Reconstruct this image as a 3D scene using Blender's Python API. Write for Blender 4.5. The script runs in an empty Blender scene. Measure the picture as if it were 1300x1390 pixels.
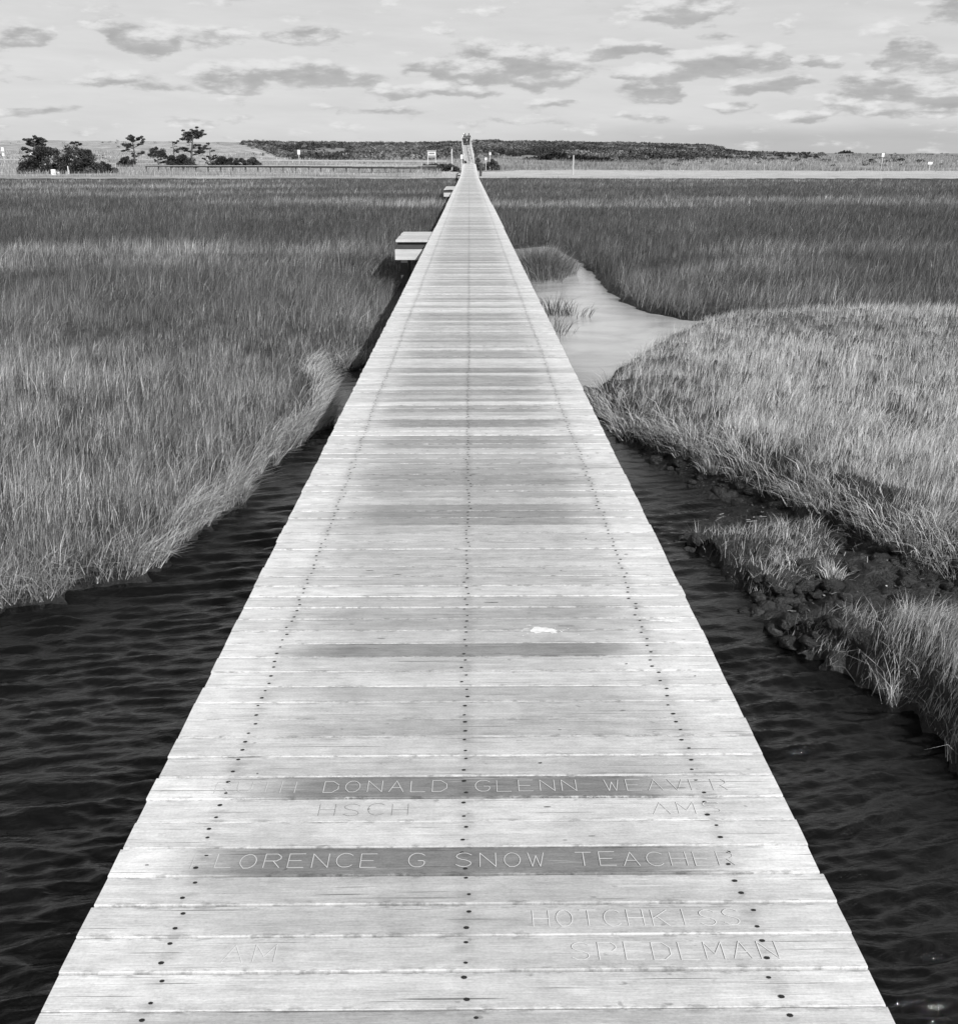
import bpy, math, random
import numpy as np
from mathutils import Vector, Euler
random.seed(7); rng = np.random.default_rng(11)
scene = bpy.context.scene
COL = scene.collection
PI = math.pi

# ------------------------------------------------------------------ camera
F = 1350.0; CX = 650.0; CY = 695.0
HZ = 215.0
TH = math.atan((CY-HZ)/F)
YAW = math.atan(13*math.cos(TH)/F)          # heading slightly right of +Y
CAMZ = 2.5
cam_d = bpy.data.cameras.new('camera'); cam = bpy.data.objects.new('camera', cam_d); COL.objects.link(cam)
cam_d.sensor_fit = 'HORIZONTAL'; cam_d.sensor_width = 36; cam_d.lens = 36*F/1300
cam_d.clip_start = 0.05; cam_d.clip_end = 20000
cam.location = (0, 0, CAMZ); cam.rotation_euler = (PI/2-TH, 0, -YAW)
scene.camera = cam
ROT = cam.rotation_euler.to_matrix()
def ray(px, py):
    d = ROT @ Vector(((px-CX)/F, -(py-CY)/F, -1)); return d
def at(px, py, z=0.0):
    d = ray(px, py); t = (z-CAMZ)/d.z; return (d.x*t, d.y*t)
def atY(px, py, Y):
    d = ray(px, py); t = Y/d.y; return Vector((d.x*t, Y, CAMZ+d.z*t))
FW = Vector((math.sin(YAW), math.cos(YAW))); RT = Vector((math.cos(YAW), -math.sin(YAW)))
def kdrop(py): return math.tan(TH+math.atan((py-CY)/F))      # drop per metre forward

# ------------------------------------------------------------------ numpy noise
def vnoise(x, y, seed=0):
    xi = np.floor(x).astype(np.int64); yi = np.floor(y).astype(np.int64)
    fx = x-xi; fy = y-yi
    fx = fx*fx*(3-2*fx); fy = fy*fy*(3-2*fy)
    def h(a, b):
        n = (a*374761393 + b*668265263 + seed*1442695041) & 0xffffffff
        n = ((n ^ (n >> 13))*1274126177) & 0xffffffff
        n = (n ^ (n >> 16)) & 0xffffffff
        return n/4294967295.0
    a = h(xi, yi); b = h(xi+1, yi); c = h(xi, yi+1); d = h(xi+1, yi+1)
    return (a*(1-fx)+b*fx)*(1-fy)+(c*(1-fx)+d*fx)*fy
def fbm(x, y, o=4, seed=0):
    s = 0; a = .5; t = 0
    for i in range(o):
        s = s+a*vnoise(x*2**i+i*13.7, y*2**i-i*7.1, seed+i); t += a; a *= .5
    return s/t
def ss(a, b, x):
    t = np.clip((x-a)/(b-a), 0, 1); return t*t*(3-2*t)

# ------------------------------------------------------------------ mesh helpers
def mk_mesh(name, V, faces=None, loops=None, sizes=None, mats=(), smooth=False, attr=None, midx=None):
    me = bpy.data.meshes.new(name)
    V = np.asarray(V, dtype=np.float32).reshape(-1, 3)
    if faces is not None:
        sizes = np.array([len(f) for f in faces], dtype=np.int32)
        loops = np.array([i for f in faces for i in f], dtype=np.int32)
    me.vertices.add(len(V)); me.vertices.foreach_set('co', V.ravel())
    me.loops.add(len(loops)); me.loops.foreach_set('vertex_index', loops.astype(np.int32))
    me.polygons.add(len(sizes))
    st = np.zeros(len(sizes), dtype=np.int32); st[1:] = np.cumsum(sizes)[:-1]
    me.polygons.foreach_set('loop_start', st)
    if smooth: me.polygons.foreach_set('use_smooth', np.ones(len(sizes), dtype=bool))
    else: me.polygons.foreach_set('use_smooth', np.zeros(len(sizes), dtype=bool))
    for m in mats: me.materials.append(m)
    if midx is not None: me.polygons.foreach_set('material_index', np.asarray(midx, dtype=np.int32))
    if attr is not None:
        for k, arr in attr.items():
            a = me.attributes.new(k, 'FLOAT', 'POINT'); a.data.foreach_set('value', np.asarray(arr, dtype=np.float32))
    me.update(calc_edges=True)
    return me
def link(name, me, parent=None, loc=None):
    o = bpy.data.objects.new(name, me); COL.objects.link(o)
    if parent is not None: o.parent = parent
    if loc is not None: o.location = loc
    return o
def tag(o, label=None, cat=None, group=None, kind=None):
    if label: o['label'] = label
    if cat: o['category'] = cat
    if group: o['group'] = group
    if kind: o['kind'] = kind
    return o
def empty(name, loc, rz=0):
    o = bpy.data.objects.new(name, None); COL.objects.link(o); o.location = loc; o.rotation_euler = (0, 0, rz)
    o.empty_display_size = .2
    return o
class MB:
    def __init__(s): s.V = []; s.F = []; s.A = []; s.M = []
    def add(s, V, Fs, a=0.5, m=0):
        b = len(s.V); s.V += [tuple(v) for v in V]; s.F += [tuple(i+b for i in f) for f in Fs]
        s.A += [a]*len(V); s.M += [m]*len(Fs)
    def box(s, c, size, a=.5, m=0, rz=0, ch=0.0, tilt=None):
        x, y, z = [q/2 for q in size]
        if ch <= 0:
            P = [Vector((sx*x, sy*y, sz*z)) for sz in (-1, 1) for sx, sy in ((-1, -1), (1, -1), (1, 1), (-1, 1))]
            Fs = [(3, 2, 1, 0), (4, 5, 6, 7), (0, 1, 5, 4), (1, 2, 6, 5), (2, 3, 7, 6), (3, 0, 4, 7)]
        else:
            P = []
            for zz, q in ((-z, ch), (-z+ch, 0), (z-ch, 0), (z, ch)):
                P += [Vector((sx*(x-q), sy*(y-q), zz)) for sx, sy in ((-1, -1), (1, -1), (1, 1), (-1, 1))]
            Fs = [(3, 2, 1, 0), (12, 13, 14, 15)]
            for l in range(3):
                for i in range(4):
                    j = (i+1) % 4; Fs.append((l*4+i, l*4+j, l*4+4+j, l*4+4+i))
        R = Euler((tilt[0] if tilt else 0, tilt[1] if tilt else 0, rz)).to_matrix()
        s.add([R @ p+Vector(c) for p in P], Fs, a, m)
    def tube(s, pts, rad, n=8, a=.5, m=0):
        pts = [Vector(p) for p in pts]; rings = []; V = []; Fs = []
        for i, p in enumerate(pts):
            d = (pts[min(i+1, len(pts)-1)]-pts[max(i-1, 0)]).normalized()
            u = d.cross(Vector((0, 0, 1)) if abs(d.z) < .9 else Vector((1, 0, 0))).normalized(); w = d.cross(u)
            r = rad[i] if hasattr(rad, '__len__') else rad
            for k in range(n):
                t = 2*PI*k/n; V.append(p+u*math.cos(t)*r+w*math.sin(t)*r)
        for i in range(len(pts)-1):
            for k in range(n):
                q = (k+1) % n; Fs.append((i*n+k, i*n+q, (i+1)*n+q, (i+1)*n+k))
        Fs.append(tuple(range(n))[::-1]); Fs.append(tuple((len(pts)-1)*n+k for k in range(n)))
        s.add(V, Fs, a, m)
    def build(s, name, mat, parent=None, loc=None, smooth=False):
        mats = mat if isinstance(mat, (list, tuple)) else [mat]
        me = mk_mesh(name, s.V, s.F, mats=mats, attr={'tone': s.A}, midx=s.M, smooth=smooth)
        return link(name, me, parent, loc)

# ------------------------------------------------------------------ material helpers
def newmat(name):
    m = bpy.data.materials.new(name); m.use_nodes = True; nt = m.node_tree; nt.nodes.clear()
    out = nt.nodes.new('ShaderNodeOutputMaterial'); b = nt.nodes.new('ShaderNodeBsdfPrincipled')
    nt.links.new(b.outputs[0], out.inputs[0]); return m, nt, b
class N:
    """tiny expression helper over a node tree"""
    def __init__(s, nt): s.nt = nt
    def n(s, t, **k):
        x = s.nt.nodes.new(t)
        for a, b in k.items(): setattr(x, a, b)
        return x
    def put(s, sock, v):
        if isinstance(v, (int, float, tuple, list)): sock.default_value = v
        else: s.nt.links.new(v, sock)
    def m(s, op, a, b=0.0, c=None, clamp=False):
        x = s.n('ShaderNodeMath', operation=op); x.use_clamp = clamp
        s.put(x.inputs[0], a); s.put(x.inputs[1], b)
        if c is not None: s.put(x.inputs[2], c)
        return x.outputs[0]
    def add(s, a, b): return s.m('ADD', a, b)
    def mul(s, a, b): return s.m('MULTIPLY', a, b)
    def sub(s, a, b): return s.m('SUBTRACT', a, b)
    def rng(s, v, a, b, c=0.0, d=1.0, smooth=False):
        x = s.n('ShaderNodeMapRange'); x.clamp = True
        if smooth: x.interpolation_type = 'SMOOTHSTEP'
        for i, q in enumerate((v, a, b, c, d)): s.put(x.inputs[i], q)
        return x.outputs[0]
    def noise(s, vec, scale, detail=4, rough=.55, dist=0.0):
        x = s.n('ShaderNodeTexNoise'); s.put(x.inputs['Vector'], vec); x.inputs['Scale'].default_value = scale
        x.inputs['Detail'].default_value = detail; x.inputs['Roughness'].default_value = rough; x.inputs['Distortion'].default_value = dist
        return x.outputs['Fac']
    def vm(s, op, a, b=(0, 0, 0)):
        x = s.n('ShaderNodeVectorMath', operation=op); s.put(x.inputs[0], a); s.put(x.inputs[1], b); return x.outputs[0]
    def pos(s): return s.n('ShaderNodeNewGeometry').outputs['Position']
    def obj(s): return s.n('ShaderNodeTexCoord').outputs['Object']
    def sep(s, v):
        x = s.n('ShaderNodeSeparateXYZ'); s.put(x.inputs[0], v); return x.outputs
    def comb(s, a, b, c):
        x = s.n('ShaderNodeCombineXYZ'); s.put(x.inputs[0], a); s.put(x.inputs[1], b); s.put(x.inputs[2], c); return x.outputs[0]
    def attr(s, name): return s.n('ShaderNodeAttribute', attribute_name=name).outputs['Fac']
    def grey(s, v): return s.comb(v, v, v)
    def mix(s, f, a, b):
        return s.add(a, s.mul(f, s.sub(b, a)))
    def bump(s, h, strength, dist, b):
        x = s.n('ShaderNodeBump'); x.inputs['Strength'].default_value = strength; x.inputs['Distance'].default_value = dist
        s.put(x.inputs['Height'], h); s.nt.links.new(x.outputs[0], b.inputs['Normal'])

# weathered deck wood: grain along X, per-plank tone in attribute 'tone', seed in 'seed'
def deck_material():
    m, nt, b = newmat('weathered_planks'); e = N(nt)
    P = e.sep(e.obj()); tone = e.attr('tone'); seed = e.attr('seed'); mw = e.attr('mid')
    y = e.add(P[1], e.mul(seed, 31.0)); x = e.add(P[0], e.mul(seed, 17.0))
    z = P[2]
    fine = e.noise(e.comb(e.mul(x, 18.0), e.mul(y, 330.0), e.mul(z, 120.0)), 1.0, 5, .7)
    med = e.noise(e.comb(e.mul(x, 2.6), e.mul(y, 60.0), e.mul(z, 30.0)), 1.0, 5, .6, .6)
    big = e.noise(e.comb(e.mul(x, 1.1), e.mul(y, 6.0), z), 1.0, 4, .6)
    spot = e.noise(e.comb(e.mul(x, 14.0), e.mul(y, 36.0), z), 1.0, 3, .6)
    ax = e.m('ABSOLUTE', e.add(P[0], .013))
    # planks are darker where walked on, bleached at the ends
    endf = e.rng(e.add(ax, e.mul(e.sub(big, .5), .35)), .36, .76, 0, 1, True)
    pale = .74
    base = e.mix(e.mul(endf, mw), tone, pale)
    base = e.mul(base, e.rng(fine, .25, .75, .84, 1.12))
    base = e.mul(base, e.rng(med, .28, .72, .86, 1.10))
    base = e.mul(base, e.rng(big, .3, .7, .88, 1.08))
    base = e.mul(base, e.rng(spot, .3, .65, .86, 1.05))
    scuff = e.noise(e.comb(e.mul(P[0], 5.0), e.mul(P[1], 7.0), 0.0), 1.0, 5, .7)
    base = e.mul(base, e.rng(scuff, .35, .65, .90, 1.08))
    grit = e.noise(e.comb(e.mul(x, 130.0), e.mul(y, 190.0), z), 1.0, 3, .7)
    base = e.mul(base, e.rng(grit, .3, .7, .88, 1.10))
    pit = e.noise(e.comb(e.mul(x, 22.0), e.mul(y, 40.0), e.add(z, 3.0)), 1.0, 2, .5)
    base = e.mul(base, e.rng(pit, .70, .76, 1.0, .62))
    crack = e.noise(e.comb(e.mul(x, 2.2), e.mul(y, 150.0), z), 1.0, 2, .5)
    base = e.mul(base, e.rng(crack, .66, .72, 1.0, .42))
    wear = e.noise(e.comb(e.mul(x, 3.0), e.mul(y, 90.0), z), 1.0, 3, .6)
    base = e.mix(e.rng(wear, .62, .76, 0, .5), base, .80)
    ac = e.attr('across'); ed = e.m('ABSOLUTE', e.sub(ac, .5))
    fray = e.noise(e.comb(e.mul(x, 60.0), e.mul(y, 110.0), z), 1.0, 4, .7); frl = e.noise(e.comb(e.mul(x, 4.5), e.mul(seed, 50.0), 0.0), 1.0, 3)
    base = e.mix(e.mul(e.mul(e.rng(ed, .43, .49, 0, 1), e.rng(fray, .48, .58, 0, 1)), e.rng(frl, .50, .62, 0, .38)), base, .80)
    dirt = e.noise(e.comb(e.mul(x, 20.0), e.mul(y, 60.0), e.add(z, 5.0)), 1.0, 4, .7)
    base = e.mul(base, e.sub(1.0, e.mul(e.mul(e.rng(ed, .36, .5, 0, 1), e.rng(dirt, .50, .62, 0, 1)), .42)))
    vein = e.noise(e.comb(e.mul(x, 45.0), e.mul(y, 420.0), z), 1.0, 3, .6)
    base = e.mul(base, e.rng(vein, .60, .72, 1.0, .72))
    # rust bleeding round the three rows of screws
    d1 = e.m('ABSOLUTE', e.add(P[0], .013)); d2 = e.m('ABSOLUTE', e.sub(d1, .598))
    dd = e.m('MINIMUM', d1, d2)
    st = e.mul(e.rng(dd, 0, .035, 1, 0, True), e.rng(e.noise(e.comb(e.mul(x, 9.0), e.mul(y, 45.0), 0.0), 1.0, 3, .6), .42, .7, .08, .8))
    base = e.mul(base, e.sub(1.0, e.mul(st, .38)))
    base = e.m('MINIMUM', base, .84)
    nt.links.new(e.grey(base), b.inputs['Base Color'])
    b.inputs['Roughness'].default_value = .82; b.inputs['Specular IOR Level'].default_value = .25
    e.bump(e.add(e.mul(fine, .5), e.add(med, e.mul(e.rng(crack, .66, .72, 1, 0), .8))), .45, .0025, b)
    return m
def wood_mat(name, val, var=.3, sx=1.5, sy=14.0, sz=14.0):
    m, nt, b = newmat(name); e = N(nt); P = e.sep(e.obj())
    g = e.noise(e.comb(e.mul(P[0], sx), e.mul(P[1], sy), e.mul(P[2], sz)), 1.0, 5, .6)
    h = e.noise(e.obj(), 3.0, 4)
    v = e.mul(e.mul(e.rng(g, .25, .75, 1-var, 1+var), e.rng(h, .3, .7, .85, 1.1)), val)
    nt.links.new(e.grey(v), b.inputs['Base Color']); b.inputs['Roughness'].default_value = .85
    e.bump(g, .4, .004, b)
    return m
def plain(name, val, rough=.6, var=.12, sc=8.0, spec=.4):
    m, nt, b = newmat(name); e = N(nt)
    g = e.noise(e.obj(), sc, 4)
    nt.links.new(e.grey(e.mul(e.rng(g, .3, .7, 1-var, 1+var), val)), b.inputs['Base Color'])
    b.inputs['Roughness'].default_value = rough; b.inputs['Specular IOR Level'].default_value = spec
    return m
def leaf_mat(name, rough=.6, trans=.25):
    m, nt, b = newmat(name); e = N(nt)
    t = e.attr('tone')
    nt.links.new(e.grey(t), b.inputs['Base Color']); b.inputs['Roughness'].default_value = rough
    b.inputs['Specular IOR Level'].default_value = .3
    tr = nt.nodes.new('ShaderNodeBsdfTranslucent'); nt.links.new(e.grey(t), tr.inputs[0])
    mx = nt.nodes.new('ShaderNodeMixShader'); mx.inputs[0].default_value = trans
    nt.links.new(b.outputs[0], mx.inputs[1]); nt.links.new(tr.outputs[0], mx.inputs[2])
    nt.links.new(mx.outputs[0], nt.nodes['Material Output'].inputs[0])
    return m
M_DECK = deck_material()
M_SCREW = plain('rusty_screw', .02, .6)
M_POST = wood_mat('pile_wood', .26, .35, 14, 14, 1.2)
M_BEAM = wood_mat('beam_wood', .55, .2)
M_DARKBEAM = wood_mat('tarred_wood', .06, .3)
M_PALEWOOD = wood_mat('pale_rail_wood', .50, .15)
M_GREYRAIL = wood_mat('grey_rail_wood', .36, .2)
M_WHITE = plain('white_paint', .82, .4, .05)
M_GREASS = leaf_mat('grass_blades')
M_NEEDLE = leaf_mat('pine_needles', .6, .12)
M_BARK = plain('bark', .07, .9, .4, 6)
M_ENGRAVE = plain('routed_groove', .53, .9, .14, 25)
M_ENGRAVE2 = plain('faint_routed_groove', .64, .9, .10, 30)
M_DROPPING = plain('bird_dropping', .74, .8, .2, 60)
M_CLOTH_DARK = plain('dark_coat_cloth', .012, .9)
M_CLOTH_PALE = plain('pale_jacket_cloth', .7, .9)
M_TROUSER = plain('dark_trouser_cloth', .03, .9)
M_SKIN = plain('skin', .16, .6)
M_HAIR = plain('dark_hair', .02, .7)

# ------------------------------------------------------------------ world + sun
SUN_AZ = math.radians(146); SUN_EL = math.radians(37)
w = bpy.data.worlds.new('World'); scene.world = w; w.use_nodes = True; nt = w.node_tree; nt.nodes.clear(); e = N(nt)
wo = nt.nodes.new('ShaderNodeOutputWorld'); bg = nt.nodes.new('ShaderNodeBackground'); nt.links.new(bg.outputs[0], wo.inputs[0])
sky = nt.nodes.new('ShaderNodeTexSky'); sky.sky_type = 'NISHITA'; sky.sun_disc = False
sky.sun_elevation = SUN_EL; sky.sun_rotation = SUN_AZ; sky.air_density = 1.0; sky.dust_density = 1.5; sky.ozone_density = 1.0
SKY_STRENGTH = .10
bw = nt.nodes.new('ShaderNodeRGBToBW'); nt.links.new(sky.outputs[0], bw.inputs[0])
D = nt.nodes.new('ShaderNodeTexCoord').outputs['Generated']; d = e.sep(D)
az = e.m('ARCTAN2', d[0], d[1]); el = e.m('ARCSINE', d[2])
def azel(px, py):
    r = ray(px, py).normalized(); return math.atan2(r.x, r.y), math.asin(r.z)
CL = [  # px, py, half width, half height, weight
 (200,55,52,22,1), (20,45,38,20,1), (320,102,70,16,.85), (430,105,95,15,.8), (410,48,45,14,.55), (300,45,40,16,.4), (555,122,55,10,.75), (150,108,60,10,.45),
 (215,118,60,8,.4), (690,78,70,22,1), (640,96,75,15,1), (745,98,55,18,1), (620,122,65,9,.8), (560,92,35,10,.6), (838,71,52,9,1), (925,10,65,20,1.1), (968,42,30,10,.6),
 (975,82,72,20,1), (905,98,55,13,.9), (1045,118,55,13,.9), (872,126,42,14,.9), (1106,85,27,9,.9), (1228,76,40,18,1.1), (1290,84,32,10,.9),
 (1175,122,55,20,1), (1255,122,60,24,1), (1155,140,60,10,.8), (1235,150,60,8,.6), (1298,12,36,20,1), (740,140,40,6,.5), (1000,147,60,6,.4),
 (40,148,60,6,.5), (860,160,70,6,.35), (1095,158,35,8,.7), (260,160,60,6,.35), (500,148,80,6,.35), (70,112,50,8,.3), (690,165,90,7,.3),
 (1400,60,60,20,1), (-80,100,60,20,1), (-140,40,50,16,1), (1460,140,80,14,.9)]
acc = None; tops = None; wsum = None
nw = e.noise(e.comb(e.mul(az, 14.0), e.mul(el, 36.0), 3.0), 1.0, 5, .6)
nw2 = e.noise(e.comb(e.mul(az, 11.0), e.mul(el, 30.0), 9.0), 1.0, 3, .6)
azw = e.add(az, e.mul(e.sub(nw, .5), .075)); elw = e.add(el, e.mul(e.sub(nw2, .5), .028))
# cloud bottoms are flatter than their tops: shear slightly with height
for (px, py, hw, hh, wt) in CL:
    a0, e0 = azel(px, py); a1, _ = azel(px+hw*1.4, py); _, e1 = azel(px, py-hh*1.5)
    v = e.n('ShaderNodeVectorMath', operation='MULTIPLY_ADD')
    nt.links.new(e.comb(azw, elw, 0.0), v.inputs[0]) if acc is None and False else None
    if acc is None: VEC = e.comb(azw, elw, 0.0)
    nt.links.new(VEC, v.inputs[0]); sx = 1/(a1-a0); sy = 1/(e1-e0)
    v.inputs[1].default_value = (sx, sy, 0); v.inputs[2].default_value = (-a0*sx, -e0*sy, 0)
    L = e.n('ShaderNodeVectorMath', operation='LENGTH'); nt.links.new(v.outputs[0], L.inputs[0])
    f = e.m('MULTIPLY_ADD', L.outputs['Value'], -wt, wt)
    acc = f if acc is None else e.m('MAXIMUM', acc, f)
    fp = e.m('MAXIMUM', f, 0.0); ny = e.sub(e.sep(v.outputs[0])[1], e.mul(e.sep(v.outputs[0])[0], .35))
    tops = e.mul(fp, ny) if tops is None else e.m('MULTIPLY_ADD', fp, ny, tops)
    wsum = fp if wsum is None else e.add(wsum, fp)
# scattered clouds higher up / outside the frame
gx = e.m('DIVIDE', d[0], e.add(e.m('ABSOLUTE', d[2]), .12)); gy = e.m('DIVIDE', d[1], e.add(e.m('ABSOLUTE', d[2]), .12))
gn = e.noise(e.comb(gx, gy, 0.0), 1.3, 5, .6)
hi = e.mul(e.rng(gn, .50, .75, 0, 1), e.rng(el, .17, .30, 0, 1))
acc = e.m('MAXIMUM', acc, hi)
fine = e.noise(e.comb(e.mul(az, 20.0), e.mul(el, 62.0), 0.0), 1.0, 7, .58)
fine2 = e.noise(e.comb(e.mul(e.add(az, -.010), 20.0), e.mul(e.add(el, .009), 62.0), 0.0), 1.0, 7, .58)
dens = e.add(acc, e.mul(e.sub(fine, .5), 1.75))
den = e.rng(dens, .06, .34, 0, 1, True)
relief = e.sub(fine, fine2)
topf = e.m('DIVIDE', tops, e.add(wsum, .02))
cl_lum = e.add(e.rng(e.add(e.add(topf, e.mul(relief, 5.0)), e.mul(e.sub(dens, .35), -.35)), -.45, .90, .76, 1.20, True), e.mul(relief, .5))
wispy = e.noise(e.comb(e.mul(e.add(az, e.mul(el, 1.5)), 9.0), e.mul(el, 60.0), 5.0), 1.0, 6, .6)
# low stratus bank on the right
aL, eL = azel(1150, 205); _, eT = azel(1150, 172); a640, _ = azel(560, 200); a900, _ = azel(1050, 200)
bank = e.mul(e.rng(e.add(el, e.mul(e.sub(nw, .5), .006)), eT-.010, eT+.008, 1, 0, True), e.rng(az, a640, a900, .15, 1, True))
base = bw.outputs[0]
cap = 7.2                                            # thin high veil evens out the blue
skyv = e.mix(e.rng(el, .0, .5, .92, .35), base, cap)
skyv = e.mul(skyv, e.rng(wispy, .35, .72, .97, 1.07))
skyv = e.mix(e.mul(bank, .8), skyv, e.mul(e.rng(wispy, .3, .7, .95, 1.04), cap*.67))
skyv = e.mix(e.mul(den, .93), skyv, e.mul(cl_lum, cap*.86))
skyv = e.mul(skyv, e.rng(el, .40, 1.25, 1.0, .30))       # deep blue overhead, dark in monochrome
sk = e.m('MAXIMUM', skyv, 0.0)
nt.links.new(e.grey(sk), bg.inputs[0]); bg.inputs[1].default_value = SKY_STRENGTH
sl = bpy.data.lights.new('sun', 'SUN'); sl.energy = 5.0; sl.angle = math.radians(.6); sl.color = (1, 1, 1)
so = bpy.data.objects.new('sun', sl); COL.objects.link(so)
sd = Vector((math.sin(SUN_AZ)*math.cos(SUN_EL), math.cos(SUN_AZ)*math.cos(SUN_EL), math.sin(SUN_EL)))
so.rotation_euler = sd.to_track_quat('Z', 'Y').to_euler(); so.location = sd*50
scene.view_settings.view_transform = 'Standard'; scene.view_settings.look = 'None'
scene.view_settings.exposure = 0.0; scene.view_settings.gamma = 1

# ------------------------------------------------------------------ land outlines (world XY)
def P0(lst, z=0.0): return [at(a, b, z) for a, b in lst]
DL, DR = -.805, .780                                  # deck edges
L_left = P0([(-1400, 1230), (-700, 1010), (-300, 905), (-120, 858), (0, 832), (60, 818), (100, 808), (150, 800), (190, 790), (222, 768), (250, 745), (272, 722), (300, 704), (335, 676), (352, 655), (380, 622),
               (400, 608), (425, 590), (440, 575), (446, 558), (438, 535), (424, 512), (445, 505), (470, 503), (500, 498)])
L_left += [(-.3, at(500, 498)[1]+.1), (-.35, 11.2)] + P0([(548, 404), (528, 407), (516, 404), (522, 397), (552, 392)]) + [(-.1, 15.6), (.1, at(715, 339)[1]-.3)]
L_left += P0([(715, 337), (735, 334), (752, 336), (772, 346), (790, 358), (808, 374), (826, 393), (846, 411), (880, 424), (930, 434), (980, 436), (1050, 434), (1300, 427), (1900, 418)])
L_left += [(150, 40), (400, 60), (600, 700), (-600, 700), (-600, 20), (-60, -30), (-20, -6)]
back = P0([(782, 503), (800, 482), (822, 471), (845, 458), (866, 446), (885, 436), (912, 423), (940, 414), (1010, 405), (1300, 401), (1900, 391)], .50)
L_right = back + P0([(3000, 1500), (1900, 1560), (1500, 1190), (1400, 1110), (1340, 1062), (1300, 1018), (1265, 980), (1215, 948), (1160, 912), (1100, 880), (1062, 852), (1040, 832), (1012, 795), (972, 762),
               (938, 738), (930, 718), (958, 702), (1000, 690), (950, 664), (905, 640), (880, 620), (850, 596), (806, 556), (800, 547), (826, 548), (836, 541), (812, 531), (790, 520)])
G_main = back + P0([(3000, 1000), (1900, 900), (1500, 812), (1300, 757), (1275, 745), (1240, 738), (1215, 728), (1180, 706), (1140, 685), (1100, 668), (1060, 640), (1030, 628), (1000, 618), (960, 598), (930, 590), (900, 574),
               (870, 562), (850, 560), (830, 545), (806, 520), (788, 508)], .3)
G_islet = P0([(935, 712), (955, 728), (980, 742), (1005, 754), (1050, 762), (1095, 752), (1118, 734), (1108, 716), (1060, 708), (990, 704), (950, 702)], .22)
G_mound = P0([(1018, 818), (1040, 836), (1070, 842), (1105, 850), (1140, 866), (1180, 880), (1205, 905), (1222, 935), (1255, 950), (1300, 978), (1400, 1045), (1600, 1160), (1900, 1330),
              (1900, 960), (1500, 895), (1300, 842), (1250, 828), (1200, 822), (1130, 814), (1060, 806)], .3)
def sdist(X, Y, poly):
    P = np.array(poly); n = len(P); out = np.empty(X.shape); 
    for s in range(0, len(X), 60000):
        x = X[s:s+60000]; y = Y[s:s+60000]
        d2 = np.full(x.shape, 1e18); ins = np.zeros(x.shape, bool)
        for i in range(n):
            ax, ay = P[i]; bx, by = P[(i+1) % n]
            ex, ey = bx-ax, by-ay; wx = x-ax; wy = y-ay
            t = np.clip((wx*ex+wy*ey)/(ex*ex+ey*ey+1e-12), 0, 1)
            d2 = np.minimum(d2, (wx-ex*t)**2+(wy-ey*t)**2)
            if ay != by:
                c = ((ay > y) != (by > y)) & (x < (bx-ax)*(y-ay)/(by-ay)+ax); ins ^= c
        out[s:s+60000] = np.where(ins, 1, -1)*np.sqrt(d2)
    return out
def wob(X, Y):
    return (fbm(X*2.2, Y*2.2, 3, 5)-.5)*.22+(fbm(X*9, Y*9, 2, 8)-.5)*.08

# far terrain profile: forward distance -> pixel row of the ground, per pixel column
TC = np.array([-900, 0, 150, 330, 400, 480, 560, 620, 660, 700, 830, 950, 1010, 1080, 1160, 1300, 2200], float)
TT = [
 (106, None, .42), (110, None, .60),
 (125, [236.5]*7+[237.5]*10, 0),
 (150, [231]*7+[232.5]*10, 0),
 (175, [226, 226, 226, 226, 226.5, 227, 227, 228, 229, 229, 229, 229, 230, 230, 230, 230, 230], 0),
 (205, [219, 219, 219, 219, 220, 220, 219, 218, 217, 219, 221, 222, 223, 223, 223, 223, 223], 0),
 (240, [216.5, 216.5, 216.5, 216.5, 217, 217.5, 217, 214, 212, 214, 218, 218, 219, 218, 218, 218, 218], 0),
 (320, [208, 208, 207, 209, 217, 218, 216, 210, 206, 210, 212, 213, 214, 213, 213, 213, 213], 0),
 (430, [199, 199, 198, 200, 211, 212, 210, 203, 199, 204, 204, 207, 210, 210, 210, 209.5, 210], 0),
 (600, [190, 190.5, 191.5, 193, 193.5, 194.5, 195, 193, 191.5, 193, 195, 197.5, 206, 208.2, 208.6, 209, 209], 0),
 (700, [191, 191.5, 192.5, 194, 194, 195, 195.5, 194, 192, 193.5, 195, 197.5, 206, 208.0, 208.4, 209, 209], 0),
 (1100, None, 2.0), (6000, None, 1.0)]
TD = np.array([t[0] for t in TT], float)
TZ = np.array([[t[2]]*len(TC) if t[1] is None else [CAMZ-t[0]*kdrop(p) for p in t[1]] for t in TT])
def far_z(X, Y):
    fwd = X*FW.x+Y*FW.y; lat = X*RT.x+Y*RT.y
    px = 650+F*lat/(np.maximum(fwd, 1)*math.cos(TH)+.3)
    px = np.where(fwd < 1, np.where(lat > 0, 2200, -900), px)
    dd = np.where(fwd < 5, 60, fwd)
    ci = np.clip(np.searchsorted(TC, px)-1, 0, len(TC)-2); cf = np.clip((px-TC[ci])/(TC[ci+1]-TC[ci]), 0, 1); cf = cf*cf*(3-2*cf)
    di = np.clip(np.searchsorted(TD, dd)-1, 0, len(TD)-2); df = np.clip((dd-TD[di])/(TD[di+1]-TD[di]), 0, 1)
    z = (TZ[di, ci]*(1-cf)+TZ[di, ci+1]*cf)*(1-df)+(TZ[di+1, ci]*(1-cf)+TZ[di+1, ci+1]*cf)*df
    amp = ss(112, 300, dd)*ss(4000, 900, dd)
    z = z+amp*((fbm(X/14, Y/14, 4, 3)-.5)*1.5)+ss(110, 130, dd)*(fbm(X/3, Y/3, 2, 4)-.5)*.18
    return z, px, dd
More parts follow.
